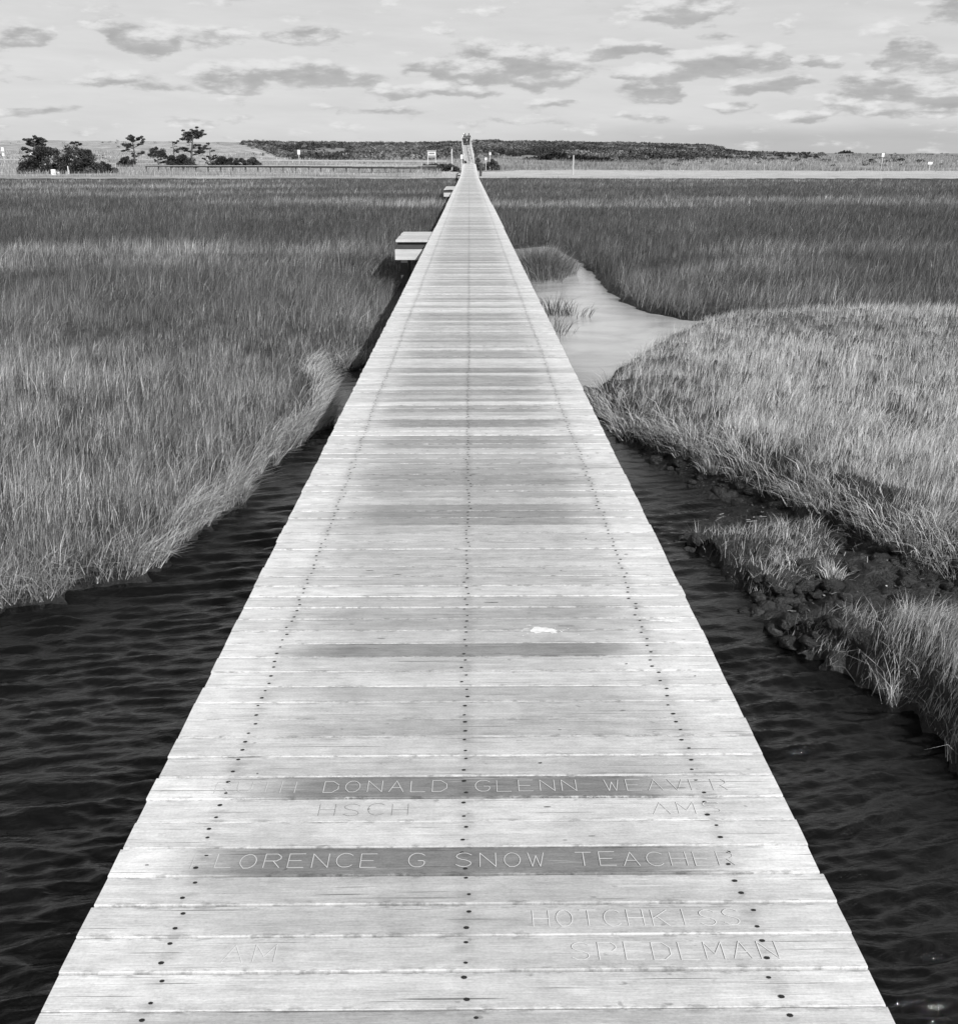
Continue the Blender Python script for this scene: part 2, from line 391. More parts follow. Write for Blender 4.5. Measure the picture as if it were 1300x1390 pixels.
def height(X, Y):
    """returns ground z, grass signed distance, tone zone (0 far marsh/left, 1 near right)"""
    R = np.hypot(X, Y); Z, px, dd = far_z(X, Y)
    near = R < 60
    sdg = np.full(X.shape, 9.0); zone = np.zeros(X.shape)
    if near.any():
        x = X[near]; y = Y[near]; wv = wob(x, y)
        a = sdist(x, y, L_left)+wv*.9+(fbm(x*5, y*5, 3, 28)-.5)*.20; b = sdist(x, y, L_right)+wv*.7+(fbm(x*7, y*7, 2, 27)-.5)*.10
        g = sdist(x, y, G_main)+wv*.7-.04; gi = sdist(x, y, G_islet)+wv*.25+.05; gm = sdist(x, y, G_mound)+wv*.6
        ga = a-.03
        bed = -.45
        za = np.where(a > 0, .02+.09*ss(0, .12, a)+.27*ss(0, 2.6, a)+(fbm(x*6, y*6, 3, 22)-.5)*.06*ss(0, .1, a), np.maximum(a*.8, bed))
        lump = (fbm(x*5, y*5, 4, 21)-.5)+.55*(np.abs(fbm(x*11, y*11, 3, 24)-.5)*-2+.3)+.25*(fbm(x*26, y*26, 2, 26)-.5)
        zb = np.where(b > 0, .015+.13*ss(0, .9, b)+lump*.11*ss(0, .2, b)*(1-.85*np.exp(-(gm/.22)**2)), np.maximum(b*.45, bed))
        zg = .25*ss(-.12, .22, g)+.22*ss(-.24, .18, gm)+.12*ss(-.10, .14, gi)
        scarp = np.exp(-((np.maximum(g, gm))/.12)**2)
        zb = zb+(zg+scarp*lump*.09)*ss(-.14, .12, b)
        z = np.maximum(za, zb)
        z += (fbm(x*1.2, y*1.2, 3, 31)-.5)*.08*(z > .1)
        under = (np.abs(x+.01) < .95)
        Zn = np.where(dd[near] < 100, z, Z[near]); Z[near] = Zn
        gg = np.maximum(ga, np.maximum(g, np.maximum(gi, gm)))
        sdg[near] = gg; zone[near] = ((np.maximum(g, np.maximum(gi, gm)) > ga)).astype(float)
    return Z, sdg, zone, px, dd

# ------------------------------------------------------------------ ground sheet (polar grid)
ang = np.concatenate([np.radians(np.arange(-180, -62, 4)), np.radians(np.arange(-60, 60.01, .21)), np.radians(np.arange(63, 180.1, 4))])
ang[-1] = math.pi
rad = [0.15, .6]
while rad[-1] < 9000: rad.append(rad[-1]*(1.0075 if rad[-1] > 2 else 1.04) if rad[-1] < 900 else rad[-1]*1.06)
rad = np.array(rad)
def polar(ang, rad):
    A, Rr = np.meshgrid(ang, rad); X = (np.sin(A)*Rr).ravel(); Y = (np.cos(A)*Rr).ravel()
    na, nr = len(ang), len(rad)
    i = np.arange(nr-1)[:, None]*na+np.arange(na-1)[None, :]
    q = np.stack([i, i+1, i+na+1, i+na], -1).reshape(-1, 4)[:, ::-1]
    return X, Y, q
X, Y, q = polar(ang, rad)
Z, sdg, zone, px, dd = height(X, Y)
R_ = np.hypot(X, Y); mk = (R_ < 16) & (X > .5) & (zone > -1)
n3 = lambda a_, b_, c_, sd_: fbm(a_+c_*1.7, b_-c_*1.3, 3, sd_)-.5
am = .10*ss(16, 9, R_)*mk*ss(-.3, -.05, Z)*ss(.75, .3, np.abs(Z-.1)+.0)
X = X+am*n3(X*7, Y*7, Z*9, 151); Y = Y+am*n3(X*7, Y*7, Z*11, 152)
# surface albedo classes: mud, marsh soil, sand, dune, scrub
n1 = fbm(X/6, Y/6, 4, 41); n2 = fbm(X/1.5, Y/1.5, 3, 42)
soil = .030+.035*n2
sandy = (.47+.16*(n2-.5))*np.where(np.abs(dd-(118+5*(fbm(X/12, Y/12, 3, 48)-.5))) < .5, .55, 1)*(.88+.24*n1)
dune = .27+.14*(n1-.5)+.1*(n2-.5)
scrub = .085+.06*n1
fwd = dd
leftside = px < 600
sand_edge_front = 109+3.5*(fbm(X/8, Y/8, 3, 44)-.5)
back_r = np.where(px < 700, 150, 160)+10*(n1-.5)
t = soil.copy()
issand = (fwd > sand_edge_front) & (fwd < 900)
patch_l = ss(.42, .6, fbm(X/7, Y/3, 3, 45)+np.where((px > 555) & (fwd < 125), .4, 0))
t = np.where(dd < 60, t*(.45+.55*ss(.02, .25, Z)), t)
t = np.where(issand, np.where(leftside, dune*1.0*(1-patch_l)+sandy*patch_l*.9, np.where(fwd < back_r, sandy, dune)), t)
# dark scrub on the hills beyond; left hill stays dune grass down to an oblique edge
edge = 330+(np.clip((fwd-240)/300, 0, 1))*0
line = 395-70*ss(260, 560, fwd)
scr = (fwd > 225) & (px > line+25*(n1-.5)) & (px < 1090+60*(n1-.5))
lightp = ss(.60, .68, fbm(X/22, Y/50, 3, 46))
t = np.where(scr, scrub*(1-lightp)+dune*.8*lightp, t)
scr2 = (fwd > 225) & (px >= 1060)
t = np.where(scr2, np.where(fbm(X/10, Y/25, 3, 47) > .5, scrub*1.9, dune*.75), t)
me = mk_mesh('marsh_ground', np.stack([X, Y, Z], 1), loops=q.ravel(), sizes=np.full(len(q), 4), smooth=True, attr={'tone': t, 'wet': np.where(fwd < 100, 1.0, 0.0)})
m, nt, b = newmat('ground_soil'); e = N(nt); tn = e.attr('tone'); wt = e.attr('wet'); P = e.pos()
g1 = e.noise(P, 26.0, 6, .65); g2 = e.noise(P, 5.0, 5, .6); g3 = e.noise(P, 90.0, 3, .6)
c = e.mul(e.mul(tn, e.rng(g1, .3, .7, .6, 1.35)), e.rng(g2, .3, .7, .75, 1.25))
c = e.mul(c, e.mix(wt, 1.0, e.rng(e.noise(P, 12.0, 5, .7), .55, .62, .9, 1.8)))
nt.links.new(e.grey(c), b.inputs['Base Color'])
nt.links.new(e.mix(wt, .95, e.rng(g2, .35, .65, .28, .62)), b.inputs['Roughness'])
b.inputs['Specular IOR Level'].default_value = .4
e.bump(e.add(g1, e.add(e.mul(g2, 1.2), e.mul(g3, .25))), .9, .05, b)
me.materials.append(m); M_SOIL = m
tag(link('marsh_ground', me), 'dark tidal marsh mud rising to pale sand and low dunes', kind='structure')

# ------------------------------------------------------------------ water
angw = np.concatenate([np.radians(np.arange(-100, -42, 2)), np.radians(np.arange(-42, 42.01, .15)), np.radians(np.arange(44, 101, 2))])
radw = [.4]
while radw[-1] < 90: radw.append(radw[-1]+min(max(.010, radw[-1]*.0038), .6) if radw[-1] < 13 else radw[-1]*1.02)
radw = np.array(radw)
X, Y, q = polar(angw, radw)
R = np.hypot(X, Y)
H = np.zeros_like(X); 
wx = X+.35*(fbm(X*.8, Y*.8, 2, 61)-.5); wy = Y+.35*(fbm(X*.8, Y*.8, 2, 62)-.5)
for k in range(60):
    lam = .040*(1.082**(k % 24))*rng.uniform(.9, 1.1); th = math.radians(104+rng.normal(0, 11)+(0 if k % 6 else rng.normal(0, 28))); ph = rng.uniform(0, 6.28)
    kk = 2*PI/lam; amp = .0022*(lam/.16)**(1.1 if lam < .16 else .7)
    fade = ss(1.8, 3.6, lam/np.maximum(R*.0038, .010))
    u = kk*(wx*math.cos(th)+wy*math.sin(th))+ph+1.5*(fbm(X*1.7+k, Y*1.7, 2, 66+k)-.5)*2
    s = np.sin(u)
    H += amp*fade*((1-np.sqrt(np.sin(u/2)**2+.03))*2.6-1.0 if k % 2 == 0 else s)
gust = .40+1.2*fbm(X*.9, Y*.9, 3, 64)
calm = 1-.78*ss(6.0, 13, Y)
H *= gust*calm
Zw = H
me = mk_mesh('water', np.stack([X, Y, Zw], 1), loops=q.ravel(), sizes=np.full(len(q), 4), smooth=True)
m, nt, b = newmat('creek_water'); e = N(nt); P = e.pos(); p = e.sep(P)
sky_sheen = e.mul(e.mul(e.rng(p[1], 7.0, 15.0, 0, 1, True), e.rng(p[0], .4, 1.6, 0, 1, True)), e.rng(e.noise(e.comb(e.mul(p[0], 1.2), e.mul(p[1], 1.7), 0.0), 1.0, 3, .5, .5), .34, .60, .72, 1.0))  # far creek's sky reflection painted into the base colour, mottled with silt
nt.links.new(e.grey(e.mix(sky_sheen, .002, .52)), b.inputs['Base Color']); b.inputs['Roughness'].default_value = .03
b.inputs['IOR'].default_value = 1.58; b.inputs['Specular IOR Level'].default_value = .5
cm = e.rng(p[1], 5.5, 10.0, 1.0, .32)
r1 = e.noise(e.comb(e.add(e.mul(p[0], 11.0), e.mul(p[1], 2.5)), e.sub(e.mul(p[1], 34.0), e.mul(p[0], 7.0)), 0.0), 1.0, 5, .62, .5)
r2 = e.noise(e.comb(e.mul(p[0], 34.0), e.mul(p[1], 80.0), 0.0), 1.0, 3, .6)
e.bump(e.mul(e.add(r1, e.mul(r2, .3)), cm), .55, .010, b)
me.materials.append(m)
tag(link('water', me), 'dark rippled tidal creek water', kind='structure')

# ------------------------------------------------------------------ grass blades
def blades(bx, by, bz, h, wd, lean_dir, lean, tone, tip=1.15):
    """curved 3-level blades; each blade one quad + one triangle"""
    n = len(bx); fa = rng.uniform(0, PI, n)
    ux = np.cos(fa)*wd/2; uy = np.sin(fa)*wd/2
    lx = np.cos(lean_dir)*lean*h; ly = np.sin(lean_dir)*lean*h
    V = np.empty((n, 5, 3), np.float32)
    V[:, 0, 0] = bx-ux; V[:, 0, 1] = by-uy; V[:, 0, 2] = bz
    V[:, 1, 0] = bx+ux; V[:, 1, 1] = by+uy; V[:, 1, 2] = bz
    mz = bz+h*.55*np.cos(lean*.5)
    V[:, 2, 0] = bx+ux*.8+lx*.32; V[:, 2, 1] = by+uy*.8+ly*.32; V[:, 2, 2] = mz
    V[:, 3, 0] = bx-ux*.8+lx*.32; V[:, 3, 1] = by-uy*.8+ly*.32; V[:, 3, 2] = mz
    V[:, 4, 0] = bx+lx; V[:, 4, 1] = by+ly; V[:, 4, 2] = bz+h*np.cos(np.minimum(lean, 1.35)*.75)
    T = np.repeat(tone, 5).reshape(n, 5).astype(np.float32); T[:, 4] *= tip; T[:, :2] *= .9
    base = (np.arange(n)*5)[:, None]
    L = (base+np.array([0, 1, 2, 3, 3, 2, 4])[None, :]).ravel()
    S = np.tile(np.array([4, 3]), n)
    return V.reshape(-1, 3), L, S, T.ravel()
def grass_obj(name, parts, label, cat='grass', kind='stuff', group=None, loc=(0, 0, 0)):
    Vs = []; Ls = []; Ss = []; Ts = []; off = 0
    for V, L, S, T in parts:
        Vs.append(V); Ls.append(L+off); Ss.append(S); Ts.append(T); off += len(V)
    V = np.concatenate(Vs)-np.array(loc, np.float32)
    me = mk_mesh(name, V, loops=np.concatenate(Ls), sizes=np.concatenate(Ss), mats=[M_GREASS], attr={'tone': np.clip(np.concatenate(Ts), .01, .8)}, smooth=False)
    o = link(name, me, None, loc); return tag(o, label, cat, group, kind)
def deck_x(Yv): return -.0125
NG = 1350000
r = np.exp(rng.uniform(math.log(2.4), math.log(109), NG)); a = rng.uniform(math.radians(-37), math.radians(37), NG)
gx = np.sin(a)*r; gy = np.cos(a)*r
gz, sdg, zone, px, dd = height(gx, gy)
keep = (sdg > -.045) & (dd < 108.5+5*(fbm(gx/8, gy/8, 3, 44)-.5)) & ~((np.abs(gx+.0125) < .84)) & (gz > .012)
gx, gy, gz, sdg, zone, px, r, dd = [v[keep] for v in (gx, gy, gz, sdg, zone, px, r, dd)]
islet = sdist(gx, gy, G_islet) > -.18
patch = fbm(gx/1.6, gy/2.6, 3, 71); band = fbm(gx/26, gy/5.5, 3, 72); fineP = fbm(gx*2.0, gy*2.0, 2, 73)
bare = fbm(gx*5+.3*gy, gy*3.0, 3, 79)
# open gaps so that dark soil shows between the stems
keep = (rng.random(len(gx)) < (.22+.78*ss(.36, .56, bare))*np.clip(.80+r/30, 0, 1))
gx, gy, gz, sdg, zone, px, r, dd, islet, patch, band, fineP = [v[keep] for v in (gx, gy, gz, sdg, zone, px, r, dd, islet, patch, band, fineP)]
n = len(gx)
left = gx < 0
isR = zone > .5
# species: pale salt hay on the near right, mixed green-grey on the near left, tall dark cordgrass beyond
tl = .22-.12*ss(11, 22, r+6*(band-.5))
tfar = .095+.21*ss(.42, .72, band)*ss(.3, .6, fbm(gx/9, gy/2.2, 3, 76))+.03*ss(60, 100, r)
tone = np.where(left, np.where(r > 21, tfar, tl), tfar)
tone = np.where(isR, .56, tone)
tone = tone*(.55+.9*patch)*(.62+.76*fbm(gx*2.6, gy*2.6, 3, 96))*np.exp(rng.normal(0, 1, n)*(.52+.22*ss(14, 6, r))-.12)
dry = rng.random(n) < np.where(isR, .20, .10); tone = np.where(dry, tone*1.5+.05, tone)
hgt = np.where(isR, .08+.15*patch, .08+.23*patch)*(.7+.6*fbm(gx*3.5, gy*3.5, 2, 95))
hgt = np.where(~isR & (r > 14), .17+.28*patch, hgt)
hgt = np.where(~isR & (sdg < .5) & (gx > 0), .42, hgt)
hgt *= rng.uniform(.35, 1.25, n)*np.where(gx > 0, 1, np.clip(.75+sdg*1.5, .55, 1))
hgt = np.where(isR & islet, hgt*.85, hgt)
ld = rng.normal(.25, 1.1, n)+1.6*(fbm(gx/2.2, gy/2.2, 2, 74)-.5); lean = np.abs(rng.normal(.22, .28, n))+.04+np.where(rng.random(n) < .06, rng.uniform(.3, 1.0, n), 0)+np.where(sdg < .25, rng.uniform(0, .7, n), 0)+.40*ss(.62, .78, fbm(gx/1.1, gy/1.1, 2, 75))
wd = (.0014+.00019*r)*rng.uniform(.7, 1.4, n)*np.where(isR, .9, 1.0)
out_dir = None
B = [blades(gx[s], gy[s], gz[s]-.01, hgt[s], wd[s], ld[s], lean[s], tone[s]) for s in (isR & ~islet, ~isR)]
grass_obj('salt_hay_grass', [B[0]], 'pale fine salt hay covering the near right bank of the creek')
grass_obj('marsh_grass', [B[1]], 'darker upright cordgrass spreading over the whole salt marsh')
s = isR & islet
c = at(1040, 745, .1)
cz = .12
grass_obj('grass_tussock', [blades(gx[s], gy[s], gz[s]-.01, hgt[s], wd[s], ld[s], lean[s], tone[s])], 'small pale grass tussock on its own mud islet at the creek edge', 'tussock', None, None, (c[0], c[1], cz))
# sprawling pale straws hanging over the bank edges
def fringe(poly, z, n, spread, hl, tone_m, name, label):
    P = np.array(poly); seg = P[1:]-P[:-1]; ln = np.hypot(seg[:, 0], seg[:, 1]); cum = np.cumsum(ln)
    u = rng.uniform(0, cum[-1], n); i = np.searchsorted(cum, u); i = np.clip(i, 0, len(ln)-1); f = 1-(cum[i]-u)/ln[i]
    x = P[i, 0]+seg[i, 0]*f+rng.normal(0, spread, n); y = P[i, 1]+seg[i, 1]*f+rng.normal(0, spread, n)
    ok = (np.hypot(x, y) < 26) & (np.hypot(x, y) > 4.6) & (np.abs(x+.0125) > .9); x = x[ok]; y = y[ok]
    zz, sg, zo, _, _ = height(x, y); ok = (sg > -.06) & (zz > .0); x = x[ok]; y = y[ok]; zz = zz[ok]; n = len(x)
    e_ = .04
    gxx = sdist_any(x+e_, y)-sdist_any(x-e_, y); gyy = sdist_any(x, y+e_)-sdist_any(x, y-e_)
    od = np.arctan2(-gyy, -gxx)+rng.normal(0, .75, n)
    rr = np.hypot(x, y)
    return blades(x, y, zz, hl*rng.uniform(.5, 1.3, n), (.0026+.00018*rr)*rng.uniform(.8, 1.5, n), od, rng.uniform(.5, 1.35, n), tone_m*rng.lognormal(0, .5, n))
def sdist_any(x, y):
    return np.maximum(np.maximum(sdist(x, y, L_left), sdist(x, y, G_main)), np.maximum(sdist(x, y, G_islet), sdist(x, y, G_mound)))
fr = [fringe(L_left[:26], .1, 17000, .07, .27, .40, '', ''), fringe(G_main[len(back):], .3, 7000, .08, .20, .50, '', ''), fringe(G_mound[:12], .3, 7000, .06, .24, .52, '', '')]
grass_obj('overhanging_straw', fr, 'loose dry straws bending over the creek banks')

# reeds and tussocks standing in the creek right of the deck
def tussock(cx, cy, rx, ry, n, h, tone, lean, label, name='grass_tussock', z=-.02, group=None, wdt=1.0):
    x = rng.normal(0, .42, n); y = rng.normal(0, .42, n); ok = np.hypot(x, y) < 1; x = x[ok]; y = y[ok]; n = len(x)
    od = np.arctan2(y, x)+rng.normal(0, .5, n); rr = math.hypot(cx, cy)
    cl = fbm(x*4+cx, y*4+cy, 3, 77)
    B = blades(cx+x*rx*(.75+.6*cl), cy+y*ry*(.75+.6*cl), np.full(n, z), h*rng.uniform(.45, 1.25, n)*(.6+.8*cl)*(1-.3*np.hypot(x, y)), (.003+.0002*rr)*wdt*rng.uniform(.7, 1.4, n), od, lean*(.3+np.hypot(x, y))*rng.uniform(.6, 1.3, n), tone*rng.lognormal(0, .6, n))
    return grass_obj(name, [B], label, 'tussock', None, group, (cx, cy, 0))
c1 = at(722, 388); c2 = at(728, 352)
tussock(.5*(c1[0]+c2[0])+.12, .5*(c1[1]+c2[1]), .75, 2.3, 7000, .58, .15, .62, 'dense dark grass tussock in the creek against the right edge of the boardwalk')
for i, (pxx, pyy, h, nn, lb) in enumerate([(752, 425, .42, 130, 'sparse curved reeds standing in the bright creek beside the boardwalk'), (776, 428, .34, 60, 'thin scatter of reeds farthest out in the bright creek'),
        (748, 452, .36, 120, 'low bent reeds touching the boardwalk edge nearest the viewer')]):
    c = at(pxx, pyy); tussock(c[0], c[1], .38, .55, nn, h, .07, .9, lb, 'reed_clump', -.01, 'reeds in the creek', 1.3)
for (pxx, pyy, q_, lb) in [(1205, 735, .15, 'pale grass tuft on the mud below the right bank'), (1078, 668, .13, 'grass tuft leaning from the middle of the right bank scarp'), (968, 632, .12, 'small tuft hanging over the far mud bank'), (1130, 775, .09, 'tiny straw tuft on the mud between islet and mound'), (1258, 778, .10, 'thin tuft at the right frame edge of the mud flat')]:
    c = at(pxx, pyy, .15); tussock(c[0], c[1], q_, q_*.9, int(1500*q_), .05+q_, .46, .9, lb, 'grass_tuft', .09, 'tufts on the mud')
V_ = []; F_ = []; T_ = []
cdx = rng.uniform(1.0, 6.0, 30000); cdy = rng.uniform(2.6, 10.0, 30000); cz_, csg, _, _, _ = height(cdx, cdy); sl_ = sdist(cdx, cdy, L_right)
w_ = np.where(csg > -.22, .34, .035)*np.where(sl_ < .12, 1.5, 1); okc = (cz_ > -.06) & (csg < .06) & (sl_ > -.10) & (sl_ < 1.3) & (rng.random(30000) < w_*np.where((sl_ < .45) & (cdy < 6.3), 1.6, .45))
phi = (1+5**.5)/2; IC = np.array([(-1, phi, 0), (1, phi, 0), (-1, -phi, 0), (1, -phi, 0), (0, -1, phi), (0, 1, phi), (0, -1, -phi), (0, 1, -phi), (phi, 0, -1), (phi, 0, 1), (-phi, 0, -1), (-phi, 0, 1)])
IC = IC/np.linalg.norm(IC[0]); IF = [(0, 11, 5), (0, 5, 1), (0, 1, 7), (0, 7, 10), (0, 10, 11), (1, 5, 9), (5, 11, 4), (11, 10, 2), (10, 7, 6), (7, 1, 8), (3, 9, 4), (3, 4, 2), (3, 2, 6), (3, 6, 8), (3, 8, 9), (4, 9, 5), (2, 4, 11), (6, 2, 10), (8, 6, 7), (9, 8, 1)]
ev = {}; SV = [tuple(v) for v in IC]; SF = []
def mid_(a_, b_):
    k__ = (min(a_, b_), max(a_, b_))
    if k__ not in ev: m__ = np.array(SV[a_])+np.array(SV[b_]); SV.append(tuple(m__/np.linalg.norm(m__))); ev[k__] = len(SV)-1
    return ev[k__]
for a_, b_, c_ in IF:
    x1_, x2_, x3_ = mid_(a_, b_), mid_(b_, c_), mid_(c_, a_); SF += [(a_, x1_, x3_), (b_, x2_, x1_), (c_, x3_, x2_), (x1_, x2_, x3_)]
SV = np.array(SV); CV = []; CF = []
for x_, y__, z_ in zip(cdx[okc], cdy[okc], cz_[okc]):
    r_ = min(.055, rng.lognormal(-3.75, .55)*(1.0 if z_ < .06 or z_ > .36 else 1.4)); ns_ = 1+.5*(rng.random(len(SV))-.5); b0 = len(CV)*len(SV)
    CV.append(SV*ns_[:, None]*r_*np.array([rng.uniform(.8, 1.5), rng.uniform(.8, 1.5), rng.uniform(.5, .9)])+np.array([x_, y__, z_])); CF.append(np.array(SF)+b0)
CV = np.concatenate(CV); CF = np.concatenate(CF)
me_ = mk_mesh('mud_clods', CV, loops=CF.ravel(), sizes=np.full(len(CF), 3), smooth=True, attr={'tone': np.full(len(CV), .034), 'wet': np.ones(len(CV))}); me_.materials.append(M_SOIL)
tag(link('mud_clods', me_), 'wet lumps and clods of dark mud slumped along the right bank', 'mud', None, 'stuff')
dbx = rng.uniform(1.2, 6.5, 9000); dby = rng.uniform(3.2, 10.5, 9000); dz_, dsg, _, _, _ = height(dbx, dby); okd = (dz_ > .02) & (dsg < -.02) & (sdist(dbx, dby, L_right) > .02)
for x_, y__, z_ in zip(dbx[okd], dby[okd], dz_[okd]):
    t_ = rng.uniform(0, PI); l_ = rng.uniform(.006, .05) if rng.random() < .6 else rng.uniform(.003, .008); w_ = .0015 if l_ > .01 else l_*.7; b0 = len(V_); zz_ = z_+rng.uniform(.006, .02)
    ux, uy = math.cos(t_), math.sin(t_); k_ = rng.uniform(-.35, .35)
    V_ += [(x_-ux*l_+uy*w_, y__-uy*l_-ux*w_, zz_-k_*l_*.3), (x_+ux*l_+uy*w_, y__+uy*l_-ux*w_, zz_+k_*l_), (x_+ux*l_-uy*w_, y__+uy*l_+ux*w_, zz_+k_*l_+w_), (x_-ux*l_-uy*w_, y__-uy*l_+ux*w_, zz_-k_*l_*.3+w_)]; F_.append((b0, b0+1, b0+2, b0+3)); T_ += [float(rng.choice([.06, .12, .25, .5]))]*4
tag(link('mud_litter', mk_mesh('mud_litter', V_, F_, mats=[M_GREASS], attr={'tone': T_})), 'bits of broken straw and shell strewn over the mud flat', 'litter', None, 'stuff')

# ------------------------------------------------------------------ boardwalk
bw_root = empty('boardwalk', (0, 0, 0))
tag(bw_root, 'long straight weathered plank boardwalk running across the marsh to the dunes', 'boardwalk')
KY = [-6, 85, 95, 105, 118, 134]; KZ = [1.0, 1.0, 1.10, 1.32, 1.62, 1.92]
def dz(y): return float(np.interp(y, KY, KZ))
def py2Y(py): return at(637, py, 1.0)[1]
dark_bands = [(1056, 1082, .27, 1), (1151, 1186, .27, 1), (880, 897, .33, 1), (832, 858, .47, .9), (684, 712, .36, .8), (640, 660, .38, .8), (662, 676, .48, .8), (618, 628, .50, .7), (596, 606, .40, .8), (570, 580, .38, .8),
              (552, 560, .42, .8), (498, 506, .36, .6), (510, 520, .42, .8), (530, 536, .40, .7), (478, 482, .42, .8), (455, 460, .43, .7), (712, 770, .56, .8), (858, 880, .53, .8), (940, 975, .55, .8)]
bands = [(py2Y(b_), py2Y(a_), t_, w_) for a_, b_, t_, w_ in dark_bands]
V = []; Fc = []; TN = []; SD = []; MD = []; MI = []; AC = []
PITCH = .0931
plank_edges = []
y = -1.6; jog = 0; k = 0; seg_next = 9.0; joff = 0.0; soff = 0.0
anchor = py2Y(1186.0)              # a plank joint falls here
y = anchor-PITCH*math.ceil((anchor+1.6)/PITCH)
while y < 133.5:
    wdp = PITCH-random.choice([.0025, .0035, .005, .002, .009 if y > 6 else .003])
    yc = y+PITCH/2
    if yc > seg_next: seg_next += random.uniform(7, 15); joff = random.uniform(-.016, .016)*(1 if yc > 14 else .15); soff = random.uniform(-.010, .010)
    tone = min(.62, max(.36, random.gauss(.52, .09)))
    mid = .7
    if yc > 6 and random.random() < .34: tone = random.uniform(.30, .45)
    for a_, b_, t_, w_ in bands:
        if a_-.01 < yc < b_+.01:
            tone = t_*.86*random.uniform(.94, 1.06); mid = w_
    x0 = DL+joff+random.uniform(-.003, .003); x1 = DR+joff+random.uniform(-.003, .003)
    zt = dz(yc)+(soff if yc > 10 else 0)+random.uniform(-.0012, .0012); zb = zt-.038
    nx = 8; ch = .0018; base = len(V); sd_ = random.random()
    yw = [random.uniform(-.0006, .0006) for _ in range(nx+1)]
    tl_ = random.uniform(-.0012, .0012)
    for i in range(nx+1):
        xx = x0+(x1-x0)*i/nx; ya = y+yw[i]; yb = y+wdp+yw[i]
        V += [(xx, ya, zb), (xx, yb, zb), (xx, yb, zt-ch), (xx, yb-ch, zt+tl_), (xx, ya+ch, zt-tl_), (xx, ya, zt-ch)]; AC += [0, 1, 1, 1, 0, 0]
    for i in range(nx):
        for j in range(6):
            j2 = (j+1) % 6; Fc.append((base+i*6+j, base+i*6+j2, base+i*6+6+j2, base+i*6+6+j)); MI.append(0)
    Fc.append(tuple(base+j for j in range(6))[::-1]); Fc.append(tuple(base+nx*6+j for j in range(6))); MI += [0, 0]
    cnt = len(V)-base; TN += [tone]*cnt; SD += [sd_]*cnt; MD += [mid]*cnt
    # screws: two in each of three rows
    if yc < 60:
        for row, xs in enumerate((-.611+joff, -.0125, .585+joff)):
            for s_ in (.24, .76):
                sx = xs+random.gauss(0, .006)+(math.sin(yc*1.7)*.006); sy = y+wdp*s_+random.gauss(0, .004)
                rr = random.uniform(.0032, .0048)
                bs = len(V); nn = 7
                for q_ in range(nn):
                    tt = 2*PI*q_/nn; V.append((sx+math.cos(tt)*rr*1.35, sy+math.sin(tt)*rr, zt+.0017))
                Fc.append(tuple(range(bs, bs+nn))); MI.append(1); AC += [.5]*nn; TN += [.02]*nn; SD += [0]*nn; MD += [0]*nn
    # knots and splinters
    if yc < 14:
        for _ in range(random.choice([0, 0, 1, 1, 2, 3])):
            sx = random.uniform(x0+.03, x1-.03); sy = y+wdp*random.uniform(.12, .88); lx = random.choice([.004, .006, .012, .02, .035]); ly = random.uniform(.0008, .0028) if lx > .01 else random.uniform(.002, .004)
            bs = len(V)
            for q_ in range(8):
                tt = 2*PI*q_/8; V.append((sx+math.cos(tt)*lx*random.uniform(.6, 1), sy+math.sin(tt)*ly*random.uniform(.6, 1), zt+.0017))
            Fc.append(tuple(range(bs, bs+8))); MI.append(2 if random.random() < .6 else 1); AC += [.5]*8; TN += [.1]*8; SD += [0]*8; MD += [0]*8
    plank_edges.append((y, wdp, zt))
    y += PITCH; k += 1
M_KNOT = plain('knot_wood', .16, .9, .3, 80)
me = mk_mesh('deck', V, Fc, mats=[M_DECK, M_SCREW, M_KNOT], attr={'tone': TN, 'seed': SD, 'mid': MD, 'across': AC}, midx=MI)
deck = link('deck', me, bw_root)
# stringers, piles, caps
mb = MB()
for part_x in (-.62, 0, .6):
    mb = MB()
    for i in range(len(KY)-1):
        a_, b_ = max(KY[i], -1.6), KY[i+1]; za, zb = KZ[i]-.155, KZ[i+1]-.155
        L_ = math.hypot(b_-a_, zb-za)
        mb.box(((part_x), (a_+b_)/2, (za+zb)/2-.002*i), (.05, L_+.01*(i % 2), .22), tilt=(math.atan2(zb-za, b_-a_), 0))
    mb.build('stringer', M_POST, bw_root)
yy = 1.5; npost = 0
while yy < 133:
    for sx in (-.70, .68):
        mb = MB(); zt = dz(yy)-.045
        mb.box((0, 0, (zt-.8)/2), (.14, .14, zt+.8), ch=.01); o = mb.build('post', M_POST, bw_root, (sx, yy, 0)); npost += 1
    mb = MB(); mb.box((0, .10, dz(yy)-.36), (1.5, .05, .18), ch=.004); mb.build('cross_beam', M_POST, bw_root, (-.0125, yy, 0))
    yy += 2.9 if yy < 40 else 3.6

